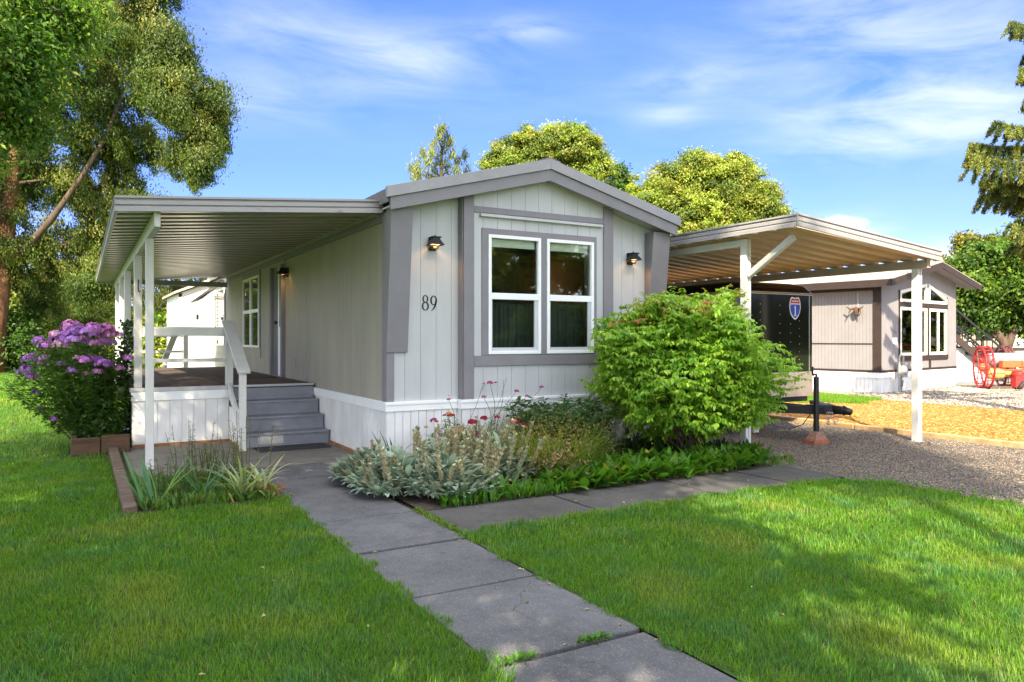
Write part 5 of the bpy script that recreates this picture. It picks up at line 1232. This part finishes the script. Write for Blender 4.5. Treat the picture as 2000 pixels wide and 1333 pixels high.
tree('cherry_tree', 'small spreading green tree with forked brown trunk behind the red machine', 'tree', ctb, [ctb, W(1966, 700, 28), W(1962, 672, 28), W(1940, 640, 28), W(1918, 590, 28)], [.24, .2, .17, .11, .04],
     [Lb(x, y, 28 + dz, r, n) for x, y, r, n, dz in ((1890, 520, 24, 2400, 0), (1920, 510, 34, 4000, .4), (1965, 500, 40, 4800, 0), (2010, 510, 46, 4800, 0), (1900, 565, 36, 4200, -.4), (1950, 560, 46, 5600, .5), (2000, 570, 46, 5400, -.4), (1885, 610, 26, 2200, 0), (1925, 612, 32, 3200, 0), (1975, 625, 32, 3000, .4), (2030, 620, 50, 4000, 0), (1900, 640, 16, 700, 0), (2060, 560, 50, 4000, 0))], .17, .085, [(.05, .11, .012), (.075, .15, .016), (.12, .19, .02), (.032, .075, .01)], sig=.2, per=50)
t = MB(); t.tube([W(1964, 690, 28), W(1975, 660, 28), W(1988, 620, 28), W(1992, 560, 28)], [.17, .14, .1, .04], 8); t.tube([W(1978, 655, 28), W(2000, 625, 28), W(2030, 590, 28)], [.08, .06, .03], 7)
t.build('limb', M_BARK, bpy.data.objects['cherry_tree'], smooth=True)
# spruce reaching in from the right edge
sx, sy = W(2085, 0, 14)[:2]; spt = thing('spruce_tree', 'tall drooping spruce at the right edge of the picture', 'tree', (sx, sy, 0)); t = MB(); t.tube([(sx, sy, 0), (sx, sy, 4), (sx, sy, 9.5)], [.2, .14, .02], 10); nb = NB()
brs = [(60, 118, .0), (150, 100, .0), (255, 150, .1), (285, 172, .05), (322, 188, .0), (432, 100, 0), (455, 128, .1), (205, 80, 0), (110, 60, 0), (380, 60, 0)]
allb = [(1.5 + (661 - py) / 1450 * 14, ln * 14 / 1450, 'L') for py, ln, _ in brs]
for k in range(46): z = random.uniform(3.3, 9.2); allb.append((z, max(.25, (9.6 - z) * .27) * random.uniform(.7, 1.05), random.uniform(-.75, 3.1)))
for z, ln, a in allb:
    if a == 'L': dv = Vector(-RGT * 1.0 + FWD * random.uniform(-.25, .25)).normalized()
    else: dv = Vector(RGT * math.cos(a) + FWD * math.sin(a))
    P0 = Vector((sx, sy, z + .12)); pts = [P0 + dv * ln * f_ + Vector((0, 0, -.28 * ln * f_ + .34 * ln * f_ * f_ * .9)) for f_ in (0, .35, .7, 1.0)]
    t.tube(pts, [.03, .022, .014, .006], 5, False)
    m_ = max(5, int(ln * 22))
    for q in range(m_):
        f_ = .15 + .85 * q / m_; i = min(2, int(f_ * 3)); b0 = pts[i].lerp(pts[i + 1], f_ * 3 - i if f_ < 1 else 1)
        side = dv.cross(Vector((0, 0, 1))) * random.uniform(-1, 1)
        hl = ln * random.uniform(.10, .26) + .06; hd = (Vector((0, 0, -1)) + dv * .35 + side * .8).normalized()
        n = int(230 * hl / .3); s_ = rng.random(n)
        c = np.array(b0)[None] + np.array(hd)[None] * (s_ * hl)[:, None] + rng.normal(0, .018, (n, 3))
        nb.add(*leaves(c, unit(np.array(hd)[None] * .8 + rng.normal(0, .55, (n, 3))), rdir(n), np.full(n, .06), np.full(n, .017), .1, jit((.17, .20, .045) if random.random() < .55 else (.075, .11, .032), n, .25)))
nb.build('crown', M_LEAF, spt); t.build('trunk', M_BARK, spt)
# far woods closing the horizon
nb = NB()
for k in range(150):
    a = random.uniform(-1.4, 2.6); d = random.uniform(75, 115); h = random.uniform(4, 9); c = np.array([math.sin(a) * d, math.cos(a) * d, h * .45]); n = 520
    p = c + rdir(n) * (rng.random((n, 1)) ** .4) * np.array([5, 5, h * .55]); nb.add(*leaves(p, rdir(n), rdir(n), np.full(n, 1.2), np.full(n, .8), .2, jit((.06, .09, .02), n, .3)))
tag(nb.build('far_woods', M_LEAF), 'distant woods along the horizon', 'woods', kind='stuff')

# trees across the drive, seen as reflections in the front windows
for i, (x, y, h) in enumerate(((12.5, -6.0, 6.5), (16.5, -9.5, 8), (19.5, -6.5, 6), (14, -14, 9), (23, -12, 8))):
    lo_ = [ell((x + random.uniform(-1.6, 1.6), y + random.uniform(-1.6, 1.6), random.uniform(.3, .95) * h), (1.3, 1.3, 1.1), 420) for k in range(11)]
    tree('roadside_tree', ('low round tree across the drive', 'bushy tree across the drive', 'small tree beside the drive entrance', 'tall tree farther across the drive', 'broad tree at the far side of the drive')[i], 'tree', (x, y, 0), [(x, y, 0), (x, y, h * .5), (x, y, h * .9)], [.22, .15, .05], lo_, 0.30, .17, G_MID + G_OLIVE, sig=.4, per=60, twigs=2, group='trees across the drive')
# ================================================================ THE GREEN BUSH
eb = thing('round_bush', 'large bright green layered bush in front of the house corner and carport', 'bush', (6.62, 6.95, 0))
bc = np.array([6.47, 6.92, 1.17]); nb = NB(); t = MB(); N = 3000
dv = rdir(N * 2); 
rr = rng.random(N * 2) ** .33
rad = np.array([1.06, 1.06, .97])
sp_ = dv * rr[:, None]
low = np.where(sp_[:, 2] < 0, 1 - .30 * np.clip(-sp_[:, 2], 0, 1) ** 1.6, 1.0)
hf = 1 + .10 * np.sin(dv[:, 0] * 5 + dv[:, 2] * 4) + .10 * (rng.random(N * 2) < .12) + .07 * np.sin(dv[:, 1] * 7 + 1 + dv[:, 2] * 9)
pos = bc + sp_ * rad * (low * hf)[:, None]
pos[:, 2] = bc[2] + (pos[:, 2] - bc[2]) * np.where(sp_[:, 2] < 0, 1.14, 1.0)
lfn = np.array([mnoise.noise((p_[0] * 1.7, p_[1] * 1.7, p_[2] * 2.2)) for p_ in pos])
pos = bc + (pos - bc) * (1 + .30 * lfn)[:, None]
keep = (rr > .5) & (pos[:, 1] < 8.0); pos = pos[keep]; dv = dv[keep]
# layered look: shoots gather in tilted shelves
lay = np.round((pos[:, 2] + .12 * np.sin(pos[:, 0] * 3)) / .15) * .15 - .12 * np.sin(pos[:, 0] * 3)
pos[:, 2] = pos[:, 2] * .72 + lay * .28
ns = len(pos)
ax = unit(dv * np.array([1, 1, .15]) + rng.normal(0, .45, (ns, 3)) * np.array([1, 1, .6]) + np.array([0, 0, .10]))
ln = rng.uniform(.12, .30, ns); M_ = 8
tone = rng.random(ns)
bcol = np.where(tone[:, None] < .5, np.array([[.19, .35, .03]]), np.where(tone[:, None] < .85, np.array([[.24, .39, .042]]), np.array([[.11, .25, .02]])))
topm = (pos[:, 2] > 1.75) & (rng.random(ns) < .35); bcol[topm] = (.22, .26, .03)
redm = (pos[:, 2] > 1.6) & (rng.random(ns) < .03); bcol[redm] = (.28, .13, .03)
for j in range(M_):
    f_ = (j + .5) / M_; st_ = pos + ax * (ln * (f_ - .5))[:, None] + np.array([0, 0, -.06]) * (f_ ** 2) * ln[:, None]
    sd = unit(np.cross(ax, np.array([0, 0, 1.])))
    for sg in (-1, 1):
        L = .056 * rng.uniform(.6, 1.3, ns); d = unit(ax * .55 + sd * sg * .8 + np.array([0, 0, -.45]) + rng.normal(0, .22, (ns, 3)))
        nr = unit(np.array([0, 0, 1.]) + rng.normal(0, .28, (ns, 3)) - .0)
        col = np.clip(bcol * (1 + rng.normal(0, .16, (ns, 1))), .005, .6)
        V, F4, F3, C = ovals(st_ + d * (L * .5)[:, None], d, nr, L, L * .50, .22, col, .35)
        nb.add(V, F4, C); nb.F.setdefault(3, []).append(F3 + nb.n - len(V))
nb.build('foliage', M_LEAF, eb)
for k in range(48):
    i = random.randrange(ns); e = Vector(pos[i]); b0 = Vector((6.62 + random.uniform(-.14, .14), 6.98 + random.uniform(-.12, .12), 0)); m_ = b0.lerp(e, .45) + Vector((0, 0, .18))
    t.tube([b0, m_, e], [.016, .009, .003], 5, False)
t.build('stems', M_BARK, eb)

# ================================================================ PHLOX
ph = thing('phlox_plant', 'tall leafy phlox with purple and pink flower heads beside the deck', 'plant', (-.05, 11.6, 0))
nb = NB(); t = MB(); n = 230
a = rng.uniform(0, 2 * np.pi, n); r_ = rng.random(n) ** .5; hx = np.cos(a) * r_; hy = np.sin(a) * r_
topz = 1.62 - .75 * r_ ** 2.2 + rng.normal(0, .07, n)
tp = np.stack([-.12 + hx * .82, 11.65 + hy * .75, topz], 1); bp_ = np.stack([.16 + hx * .26, 11.6 + hy * .3, np.full(n, .1)], 1)
for k in range(0, n, 2): t.tube([bp_[k], (bp_[k] * .5 + tp[k] * .5) + np.array([0, 0, .08]), tp[k]], [.006, .005, .003], 4, False)
for k in range(n):
    m_ = 34; f_ = np.linspace(.18, .97, m_)[:, None]; c = bp_[k] * (1 - f_) + tp[k] * f_; aa = np.arange(m_) * 1.57 + rng.uniform(0, 3, m_)
    d = np.stack([np.cos(aa), np.sin(aa), rng.normal(.05, .25, m_)], 1); L = .10 * rng.uniform(.7, 1.2, m_)
    nb.add(*leaves(c + d * (L * .5)[:, None], d, np.tile([0, 0, 1.], (m_, 1)) + rng.normal(0, .25, (m_, 3)), L, L * .27, .2, jit((.06, .135, .02), m_, .25)))
n = 5200; p = np.array([.18, 11.5, .5]) + rdir(n) * (rng.random((n, 1)) ** .5) * np.array([.38, .42, .45]); nb.add(*leaves(p, rdir(n) + np.array([0, 0, -.3]), rdir(n) + np.array([0, 0, .8]), np.full(n, .085), np.full(n, .04), .15, jit((.05, .11, .02), n, .3)))
nb.build('foliage', M_LEAF, ph); t.build('stems', M_GRASS if False else mat('green_stem', (.06, .09, .02), .7, .2, 10), ph)
PUR = [(.40, .18, .50), (.52, .23, .54), (.62, .30, .54), (.70, .45, .60), (.46, .25, .58)]
def flowerhead(parent, c, r, col, name='flower_head'):
    n = 46; d = rdir(n); d[:, 2] = np.abs(d[:, 2]) * .9 - .1; p = np.array(c) + d * r * rng.uniform(.7, 1.05, (n, 1)) * np.array([1, 1, .9]); nb2 = NB()
    for q in range(3):
        tn = unit(np.cross(d, rdir(n))); nb2.add(*leaves(p, tn, d, np.full(n, r * .62), np.full(n, r * .42), .15, jit(col, n, .2, .06)))
    nb2.build(name, M_FLOWER, parent)
heads = [(140, 640, 18), (148, 648, 16), (172, 652, 18), (185, 645, 18), (195, 655, 16), (205, 645, 16), (215, 655, 14), (115, 660, 17), (125, 665, 18), (135, 660, 18), (120, 675, 16), (145, 665, 16), (155, 662, 14), (75, 668, 12), (88, 677, 13), (108, 655, 11), (62, 703, 16), (52, 728, 16), (65, 738, 12), (168, 705, 14), (190, 704, 11), (202, 712, 15), (166, 667, 13), (203, 670, 13), (185, 672, 10), (215, 672, 12), (142, 726, 11), (168, 731, 8), (190, 727, 10), (233, 720, 10), (250, 701, 9), (235, 765, 7), (120, 712, 8), (85, 700, 9), (82, 710, 8), (70, 767, 8), (80, 800, 8), (105, 820, 8), (150, 700, 7), (230, 655, 9)]
for px, py, rp in heads:
    d = 10.05 - .35 * (1 - abs(px - 145) / 110) + random.uniform(-.15, .1); flowerhead(ph, W(px, py, d), rp * d / 1450 * 1.12, random.choice(PUR if py < 690 or px > 100 else PUR[:2]))
mb = MB(); mb.box(-.12, .21, 10.95, 11.02, 0, .22); mb.box(.22, .55, 10.95, 11.02, 0, .24); mb.box(-.12, -.05, 11.03, 12.1, 0, .22)
tag(mb.build('planter_timber', mat('planter_wood', (.085, .048, .026), .85, .35, 7, .5, 40, stretch=(.3, 1, 3)), bevel=.012), 'low brown timber border in front of the phlox', 'planter')
t = MB(); t.box(-.045, .55, 11.025, 12.1, .0, .18); tag(t.build('planter_soil', M_SOIL), kind='structure')
# climbing vine at the deck corner post
vn = thing('climbing_vine', 'grey-green vine climbing beside the deck corner post', 'plant', (.50, 11.5, 0)); n = 900; z = rng.random(n) * 1.75; p = np.stack([.53 + .05 * np.sin(z * 5) + rng.normal(0, .05, n), 11.75 + rng.normal(0, .07, n), z], 1)
nb = NB(); nb.add(*leaves(p, rdir(n) + np.array([0, 0, -.5]), rdir(n) + np.array([-.5, -.8, .4]), np.full(n, .07), np.full(n, .04), .15, jit((.06, .10, .04), n))); nb.build('foliage', M_LEAFS, vn)
t = MB(); t.tube([(.52, 11.72, 0), (.55, 11.74, .6), (.51, 11.75, 1.2), (.54, 11.75, 1.75)], .008, 5); t.build('stems', M_BARK, vn)

# ================================================================ FRONT BED
SILV = (.27, .34, .25); SPK = (.46, .42, .27)
def lambs_ear(c, r, nl, nspk, hs, label, spk_in=True):
    th = thing('lambs_ear', label, 'plant', (c[0], c[1], 0), 'lamb\'s ear clumps in the front bed'); nb = NB()
    a = rng.uniform(0, 6.283, nl); q = rng.random(nl) ** .6 * r
    b = np.stack([c[0] + np.cos(a) * q, c[1] + np.sin(a) * q, .04 + (1 - q / r) * .36 * rng.random(nl)], 1)
    az_ = a + rng.normal(0, .5, nl); L = rng.uniform(.12, .21, nl); col = jit(SILV, nl, .15, .05); brn = rng.random(nl) < .06; col[brn] = (.35, .28, .16)
    nb.add(*strips(b, az_, rng.normal(.55, .25, nl), rng.uniform(.7, 1.6, nl), L, L * .34, 5, [.35, .75, 1, .95, .65, .08], col, .16))
    nb.build('leaves', M_LEAFS, th)
    nb = NB()
    for k in range(nspk):
        aa = random.uniform(0, 6.28); qq = random.random() ** .5 * r * .92; x, y = c[0] + math.cos(aa) * qq, c[1] + math.sin(aa) * qq; h = hs * random.uniform(.65, 1.15); lean = Vector((random.gauss(0, .20) + math.cos(aa) * .22, random.gauss(0, .20) + math.sin(aa) * .2 - .08, 1)).normalized()
        if random.random() < .1: lean = Vector((math.cos(aa), math.sin(aa), .6)).normalized()
        m_ = 150; f_ = .35 + .65 * rng.random(m_); ang = rng.uniform(0, 6.283, m_); rr = .019 * (1.15 - f_ * .6) * (1 + .35 * np.sin(f_ * 60)); L_ = np.array(lean)
        p = np.array([x, y, .02]) + L_ * (f_ * h)[:, None] + np.stack([np.cos(ang), np.sin(ang), np.zeros(m_)], 1) * rr[:, None]
        d = np.stack([np.cos(ang), np.sin(ang), np.full(m_, .9)], 1); cc = jit(SPK if random.random() < .75 else (.42, .44, .32), m_, .18, .06)
        nb.add(*leaves(p, d, np.stack([np.cos(ang), np.sin(ang), np.full(m_, -.5)], 1), np.full(m_, .034), np.full(m_, .02), .1, cc))
        nb.add(*strips(np.array([[x, y, 0.]]), np.array([math.atan2(lean.y, lean.x)]), np.array([math.acos(lean.z)]), np.array([0.]), np.array([h]), np.array([.008]), 3, [1, 1, 1, .6], np.array([SPK])))
        nl2 = 5; ff = rng.uniform(.12, .5, nl2); p2 = np.array([x, y, .02]) + L_ * (ff * h)[:, None]; az2 = rng.uniform(0, 6.28, nl2); L2 = rng.uniform(.06, .1, nl2)
        nb.add(*strips(p2, az2, np.full(nl2, 1.1), np.full(nl2, 1.0), L2, L2 * .32, 4, [.3, .9, 1, .7, .1], jit(SILV, nl2, .12, .05), .15))
    nb.build('flower_spikes', M_LEAFS, th)
lambs_ear((2.60, 7.45), .34, 430, 7, .36, 'low silver lamb\'s ear clump at the left end of the bed by the walkway')
lambs_ear((2.70, 6.85), .42, 600, 14, .46, 'silver lamb\'s ear clump with many seed spikes nearest the walkway corner')
lambs_ear((3.05, 6.45), .40, 620, 34, .50, 'tan-spiked lamb\'s ear clump in the middle front of the bed')
lambs_ear((3.25, 7.05), .42, 560, 30, .56, 'tall tan-spiked lamb\'s ear clump below the house number')
lambs_ear((3.75, 6.75), .36, 330, 26, .54, 'lamb\'s ear clump with leaning spikes right of the middle of the bed')
lambs_ear((3.95, 7.2), .32, 240, 18, .6, 'lamb\'s ear clump at the back of the bed below the red flowers')
def stems_plant(name, label, c, r, n, h, leafcol, L, Wd, nleaf, flowers=None, fcol=None, grp=None, fr=.03, lean=.25, cat='plant', tilt=.9):
    th = thing(name, label, cat, (c[0], c[1], 0), grp); nb = NB(); t = MB()
    for k in range(n):
        aa = random.uniform(0, 6.28); q = random.random() ** .5 * r; b = Vector((c[0] + q * math.cos(aa), c[1] + q * math.sin(aa), 0)); hh = h * random.uniform(.7, 1.1); e = b + Vector((math.cos(aa) * lean * hh + random.gauss(0, .04), math.sin(aa) * lean * hh + random.gauss(0, .04), hh)); m_ = b.lerp(e, .5) + Vector((0, 0, .03))
        t.tube([b, m_, e], [.004, .0035, .002], 4, False)
        f_ = rng.uniform(.15, .98, nleaf)[:, None]; p = np.array(b) * (1 - f_) + np.array(e) * f_; ang = rng.uniform(0, 6.28, nleaf); d = np.stack([np.cos(ang), np.sin(ang), rng.normal(.25, .3, nleaf)], 1); LL = L * rng.uniform(.6, 1.2, nleaf)
        nb.add(*leaves(p + d * (LL * .5)[:, None], d, np.array([0, 0, 1.]) + rng.normal(0, .35, (nleaf, 3)), LL, LL * Wd, .18, jit(leafcol, nleaf, .2)))
    nb.build('foliage', M_LEAF, th); t.build('stems', mat('green_stem', (.06, .09, .02)), th)
    if flowers:
        for (fx, fy, fz, rr) in flowers: flowerhead(th, (fx, fy, fz), rr, random.choice(fcol), 'flower')
    return th
RED = [(.42, .045, .10), (.36, .03, .06), (.45, .10, .17)]; PNK = [(.42, .09, .20), (.38, .12, .22)]
FL = lambda L_: [(*W(px, py, d), rp * d / 1450) for px, py, d, rp in L_]
# tall pink valerian sprays: flower heads on thin wiry stems
va = stems_plant('red_valerian', 'wiry red valerian with small pink flower heads in front of the white skirting', (3.95, 7.72), .34, 46, .55, (.075, .135, .085), .055, .3, 22,
    FL([(944, 751, 9.2, 5), (957, 749, 9.1, 6), (968, 748, 9.2, 3), (1009, 765, 9.2, 5), (1058, 757, 9.3, 5), (1029, 774, 9.2, 4), (945, 776, 8.9, 5), (876, 781, 8.9, 4), (868, 812, 8.7, 4), (848, 823, 8.6, 8), (862, 862, 8.3, 7)]), PNK)
t = MB()
for px, py, d, _ in [(944, 751, 9.2, 5), (957, 749, 9.1, 6), (1009, 765, 9.2, 5), (1058, 757, 9.3, 5), (1029, 774, 9.2, 4), (945, 776, 8.9, 5), (876, 781, 8.9, 4), (984, 742, 9.2, 3), (990, 738, 9.2, 0)]:
    e = Vector(W(px, py, d)); b0 = Vector((3.95 + random.uniform(-.3, .3), 7.7, .2)); t.tube([b0, b0.lerp(e, .6) + Vector((.05, 0, .06)), e], [.004, .0035, .0025], 4, False)
t.build('flower_stems', mat('green_stem', (.06, .09, .02)), va)
stems_plant('gaillardia', 'green plant with deep red daisies behind the lamb\'s ear', (3.85, 7.5), .42, 60, .40, (.055, .115, .04), .09, .25, 16,
    FL([(923, 826, 8.7, 10), (945, 818, 8.8, 8), (1006, 825, 8.7, 12), (1024, 832, 8.6, 9), (971, 816, 8.8, 6), (880, 812, 8.6, 7), (934, 848, 8.4, 7), (877, 845, 8.4, 5)]), RED)
stems_plant('yellow_daisy', 'small yellow-flowered plant in the middle of the front bed', (3.55, 7.5), .14, 18, .42, (.10, .14, .03), .06, .3, 10,
    FL([(893, 843, 8.45, 8), (900, 853, 8.4, 7), (886, 836, 8.5, 6), (903, 838, 8.5, 7), (876, 808, 8.6, 6), (832, 835, 8.3, 4)]), [(.55, .36, .03), (.5, .25, .03)])
stems_plant('sedum_plant', 'dark green broad-leaved shrub against the white skirting right of the red flowers', (4.95, 7.4), .44, 120, .74, (.04, .10, .035), .10, .45, 34, lean=.25)
# drooping yellow-green grass and dry stalks
nb = NB(); th = thing('arching_grass', 'arching yellow-green perennial with rusty seed stalks in the middle of the bed', 'plant', (4.45, 6.85, 0)); n = 1500
a = rng.uniform(0, 6.283, n); q = rng.random(n) ** .5 * .42; b = np.stack([4.45 + q * np.cos(a) * 1.25, 6.85 + q * np.sin(a), np.full(n, .02)], 1); cm = rng.random(n)
col = np.where(cm[:, None] < .72, jit((.13, .20, .03), n), np.where(cm[:, None] < .92, jit((.22, .24, .06), n), jit((.28, .16, .07), n)))
nb.add(*strips(b, a + rng.normal(0, .6, n), np.abs(rng.normal(.3, .2, n)), rng.uniform(.6, 1.8, n), rng.uniform(.35, .72, n), rng.uniform(.006, .013, n), 5, [1, 1, .9, .7, .5, .1], col)); nb.build('leaves', M_GRASS, th)
nb = NB(); n = 1800; c_ = np.array([4.5, 6.75, .46]) + rng.normal(0, 1, (n, 3)) * np.array([.34, .26, .12]); nb.add(*leaves(c_, rdir(n), rdir(n), np.full(n, .03), np.full(n, .012), .1, jit((.20, .18, .05), n, .3))); n = 260; c_ = np.array([4.2, 6.3, .28]) + rng.normal(0, 1, (n, 3)) * np.array([.16, .1, .09]); nb.add(*leaves(c_, rdir(n), rdir(n), np.full(n, .05), np.full(n, .02), .3, jit((.28, .2, .10), n, .2))); nb.build('seed_heads', M_LEAFS, th)
stems_plant('dry_stalks', 'dry brown twiggy stalks left of the green bush', (5.45, 7.35), .26, 40, .55, (.22, .15, .08), .03, .4, 14, lean=.3)
# broad-leaved ground cover
def groundcover(name, label, poly, n, L, w, col, z=.0, tilt=.55, seed=None, cat='ground cover', bend=(.3, 1.0)):
    p = scatter(n, poly, z); m_ = len(p); nb = NB(); LL = L * rng.uniform(.7, 1.25, m_); cc = jit(col, m_, .2, .1); y_ = rng.random(m_) < .05; cc[y_] = (.26, .24, .05)
    nb.add(*strips(p, rng.uniform(0, 6.283, m_), np.abs(rng.normal(tilt * .6, .22, m_)), rng.uniform(*bend, m_), LL, LL * w, 6, [.16, .5, .95, 1, .85, .5, .05], cc, .22)); return tag(nb.build(name, M_LEAF), label, cat, kind='stuff')
groundcover('lily_of_the_valley', 'broad bright green leaves covering the front of the bed below the bush', [(4.0, 5.98), (4.9, 6.0), (6.2, 6.0), (6.95, 6.08), (7.25, 6.5), (6.6, 6.7), (5.4, 6.75), (4.6, 6.6), (4.0, 6.3)], 2000, .25, .32, (.062, .165, .013), tilt=.95, bend=(.3, 1.3))
groundcover('low_weeds', 'low green weeds along the front edge of the bed', [(2.75, 5.95), (4.1, 5.95), (4.2, 6.3), (3.4, 6.25), (2.8, 6.2)], 900, .13, .2, (.06, .16, .014))
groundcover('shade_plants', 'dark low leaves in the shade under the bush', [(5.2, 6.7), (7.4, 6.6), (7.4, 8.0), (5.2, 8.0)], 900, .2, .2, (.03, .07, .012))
def fan(name, label, c, n, L, w, col, spread=.9, grp=None, az0=None, bend=(.1, .5)):
    nb = NB(); az_ = rng.uniform(0, 6.28, n) if az0 is None else az0 + np.where(rng.random(n) < .5, 0, np.pi) + rng.normal(0, .2, n); th = thing(name, label, 'plant', (c[0], c[1], 0), grp)
    b = np.stack([c[0] + rng.normal(0, .03, n), c[1] + rng.normal(0, .03, n), np.zeros(n)], 1); nb.add(*strips(b, az_, rng.uniform(.05, spread, n), rng.uniform(*bend, n), L * rng.uniform(.7, 1.15, n), w * rng.uniform(.8, 1.2, n), 6, [.8, 1, 1, .95, .8, .5, .04], jit(col, n, .15, .08), .18)); nb.build('leaves', M_LEAF, th); return th
fan('iris_clump', 'blue-green iris fan at the lawn corner of the left bed', (.52, 7.22), 10, .54, .05, (.15, .28, .14), .7, 'iris clumps left of the walkway', -.5)
fan('iris_clump', 'blue-green iris fan in the middle of the left bed', (.98, 7.35), 9, .50, .052, (.14, .27, .12), .8, 'iris clumps left of the walkway', .2)
fan('iris_clump', 'small iris fan behind the lamb\'s ear at the house corner', (2.98, 7.75), 9, .48, .045, (.07, .14, .05), .8, None, .1)
fan('strap_leaf_plant', 'pale arching strap leaves in the left bed beside the walkway', (1.30, 7.25), 26, .52, .03, (.27, .34, .15), .8, 'strap-leaf plants beside the walkway', None, (.4, 1.6))
fan('strap_leaf_plant', 'cream striped arching leaves at the walkway edge', (1.48, 7.32), 18, .46, .028, (.42, .44, .26), .9, 'strap-leaf plants beside the walkway', None, (.5, 1.8))
fan('broad_leaf_plant', 'broad pointed green leaves at the front of the bed beside the path', (3.42, 6.12), 9, .34, .06, (.10, .21, .04), 1.2, None, None, (.1, .5))
fan('daylily', 'dark arching daylily leaves in front of the valve pipe', (5.95, 7.25), 22, .55, .016, (.03, .07, .02), .6, None, None, (.8, 2.2))
p = groundcover('bed_weeds', 'mixed low green weeds in the left bed', [(.46, 7.08), (1.6, 7.08), (1.6, 8.3), (.46, 8.6)], 2200, .12, .18, (.085, .17, .03))
for lab, c, n, h, col in (('thin dry seed stalks standing in the left bed before the deck', (.95, 7.9), 16, .62, (.12, .12, .035)), ('bushy green weed with seed heads in the middle of the left bed', (.75, 7.55), 30, .36, (.07, .13, .03)), ('tall tan seed stalk plant at the right end of the left bed', (1.45, 7.75), 12, .7, (.20, .16, .06)), ('feathery dry weed at the back of the left bed', (1.2, 8.1), 26, .42, (.13, .13, .05))):
    stems_plant('bed_weed', lab, c, .22, n, h, col, .035, .35, 26, lean=.15, grp='weeds of the left bed')
t = MB(); random.seed(4)
nb = NB(); n = 160; c_ = np.array([1.56, 7.3, .05]) + rng.normal(0, 1, (n, 3)) * np.array([.07, .1, .025]); nb.add(*leaves(c_, rdir(n), rdir(n), np.full(n, .07), np.full(n, .018), .3, jit((.34, .17, .08), n, .2))); o = nb.build('dead_leaves', M_LEAFS); tag(o, 'clump of rusty dead leaves at the walkway edge', 'leaves', kind='stuff')
# weeds in the paving joints
for lab, x, y in (('green weed growing in the walkway joint at its left side', 1.75, 2.97), ('green weed growing in the walkway joint near the right lawn', 2.2, 2.98)):
    n = 110; nb = NB(); b = np.stack([x + np.clip(rng.normal(0, .05, n), -.1, .1), y + rng.normal(0, .014, n), np.full(n, .006)], 1); L = rng.uniform(.02, .05, n); nb.add(*strips(b, rng.uniform(0, 6.28, n), rng.uniform(.4, 1.2, n), rng.uniform(.2, .8, n), L, L * .3, 3, [.4, 1, .8, .1], jit((.07, .17, .02), n), .15)); tag(nb.build('paving_weed', M_LEAF), lab, 'weed', 'weeds in the walkway joints')
nb = NB(); n = 700; f_ = rng.random(n); b = np.stack([2.51 + rng.normal(0, .02, n), 5.2 + f_ * .8, np.full(n, .0)], 1); L = rng.uniform(.02, .05, n); nb.add(*strips(b, rng.uniform(0, 6.28, n), rng.uniform(.2, 1.1, n), rng.uniform(.2, .8, n), L, L * .3, 3, [.4, 1, .8, .1], jit((.10, .17, .02), n), .15)); tag(nb.build('joint_weeds', M_LEAF), 'strip of small weeds between walkway and side path', 'weeds', kind='stuff')
# fallen leaves and litter on the paving and the lawn
for i in range(46):
    if i < 26: x, y = random.choice([(random.uniform(1.7, 2.45), random.uniform(2.4, 6.6)), (random.uniform(2.7, 6.6), random.uniform(5.2, 5.9)), (2.44 + random.uniform(-.04, .02), random.uniform(2.4, 5))]); z = .014
    else: x, y = random.choice([(random.uniform(2.7, 6.6), random.uniform(2.5, 5)), (random.uniform(-.6, 1.5), random.uniform(3, 6.8))]); z = .055
    nb = NB(); a = random.uniform(0, 6.28); L = np.array([random.uniform(.018, .042)]); nb.add(*leaves(np.array([[x, y, z]]), np.array([[math.cos(a), math.sin(a), random.uniform(-.1, .2)]]), np.array([[random.gauss(0, .2), random.gauss(0, .2), 1]]), L, L * .5, .3, jit(random.choice([(.42, .34, .18), (.3, .26, .08), (.35, .20, .09)]), 1)))
    tag(nb.build('fallen_leaf', M_LEAFS), 'small dry leaf fallen on the grey paving' if i < 26 else 'small dry leaf fallen on the grass of the lawn', 'leaf', 'fallen leaves on the paving' if i < 26 else 'fallen leaves on the lawn')

groundcover('edge_weeds', 'small weeds where the side path meets the gravel', [(6.95, 5.9), (7.35, 5.9), (7.75, 6.35), (7.4, 6.5), (7.0, 6.1)], 260, .06, .3, (.10, .19, .03))
groundcover('gravel_weeds', 'sparse weeds along the lawn edge on the gravel', [(7.22, 2.5), (7.5, 2.5), (7.6, 5.3), (7.2, 5.3)], 160, .05, .3, (.09, .18, .03))
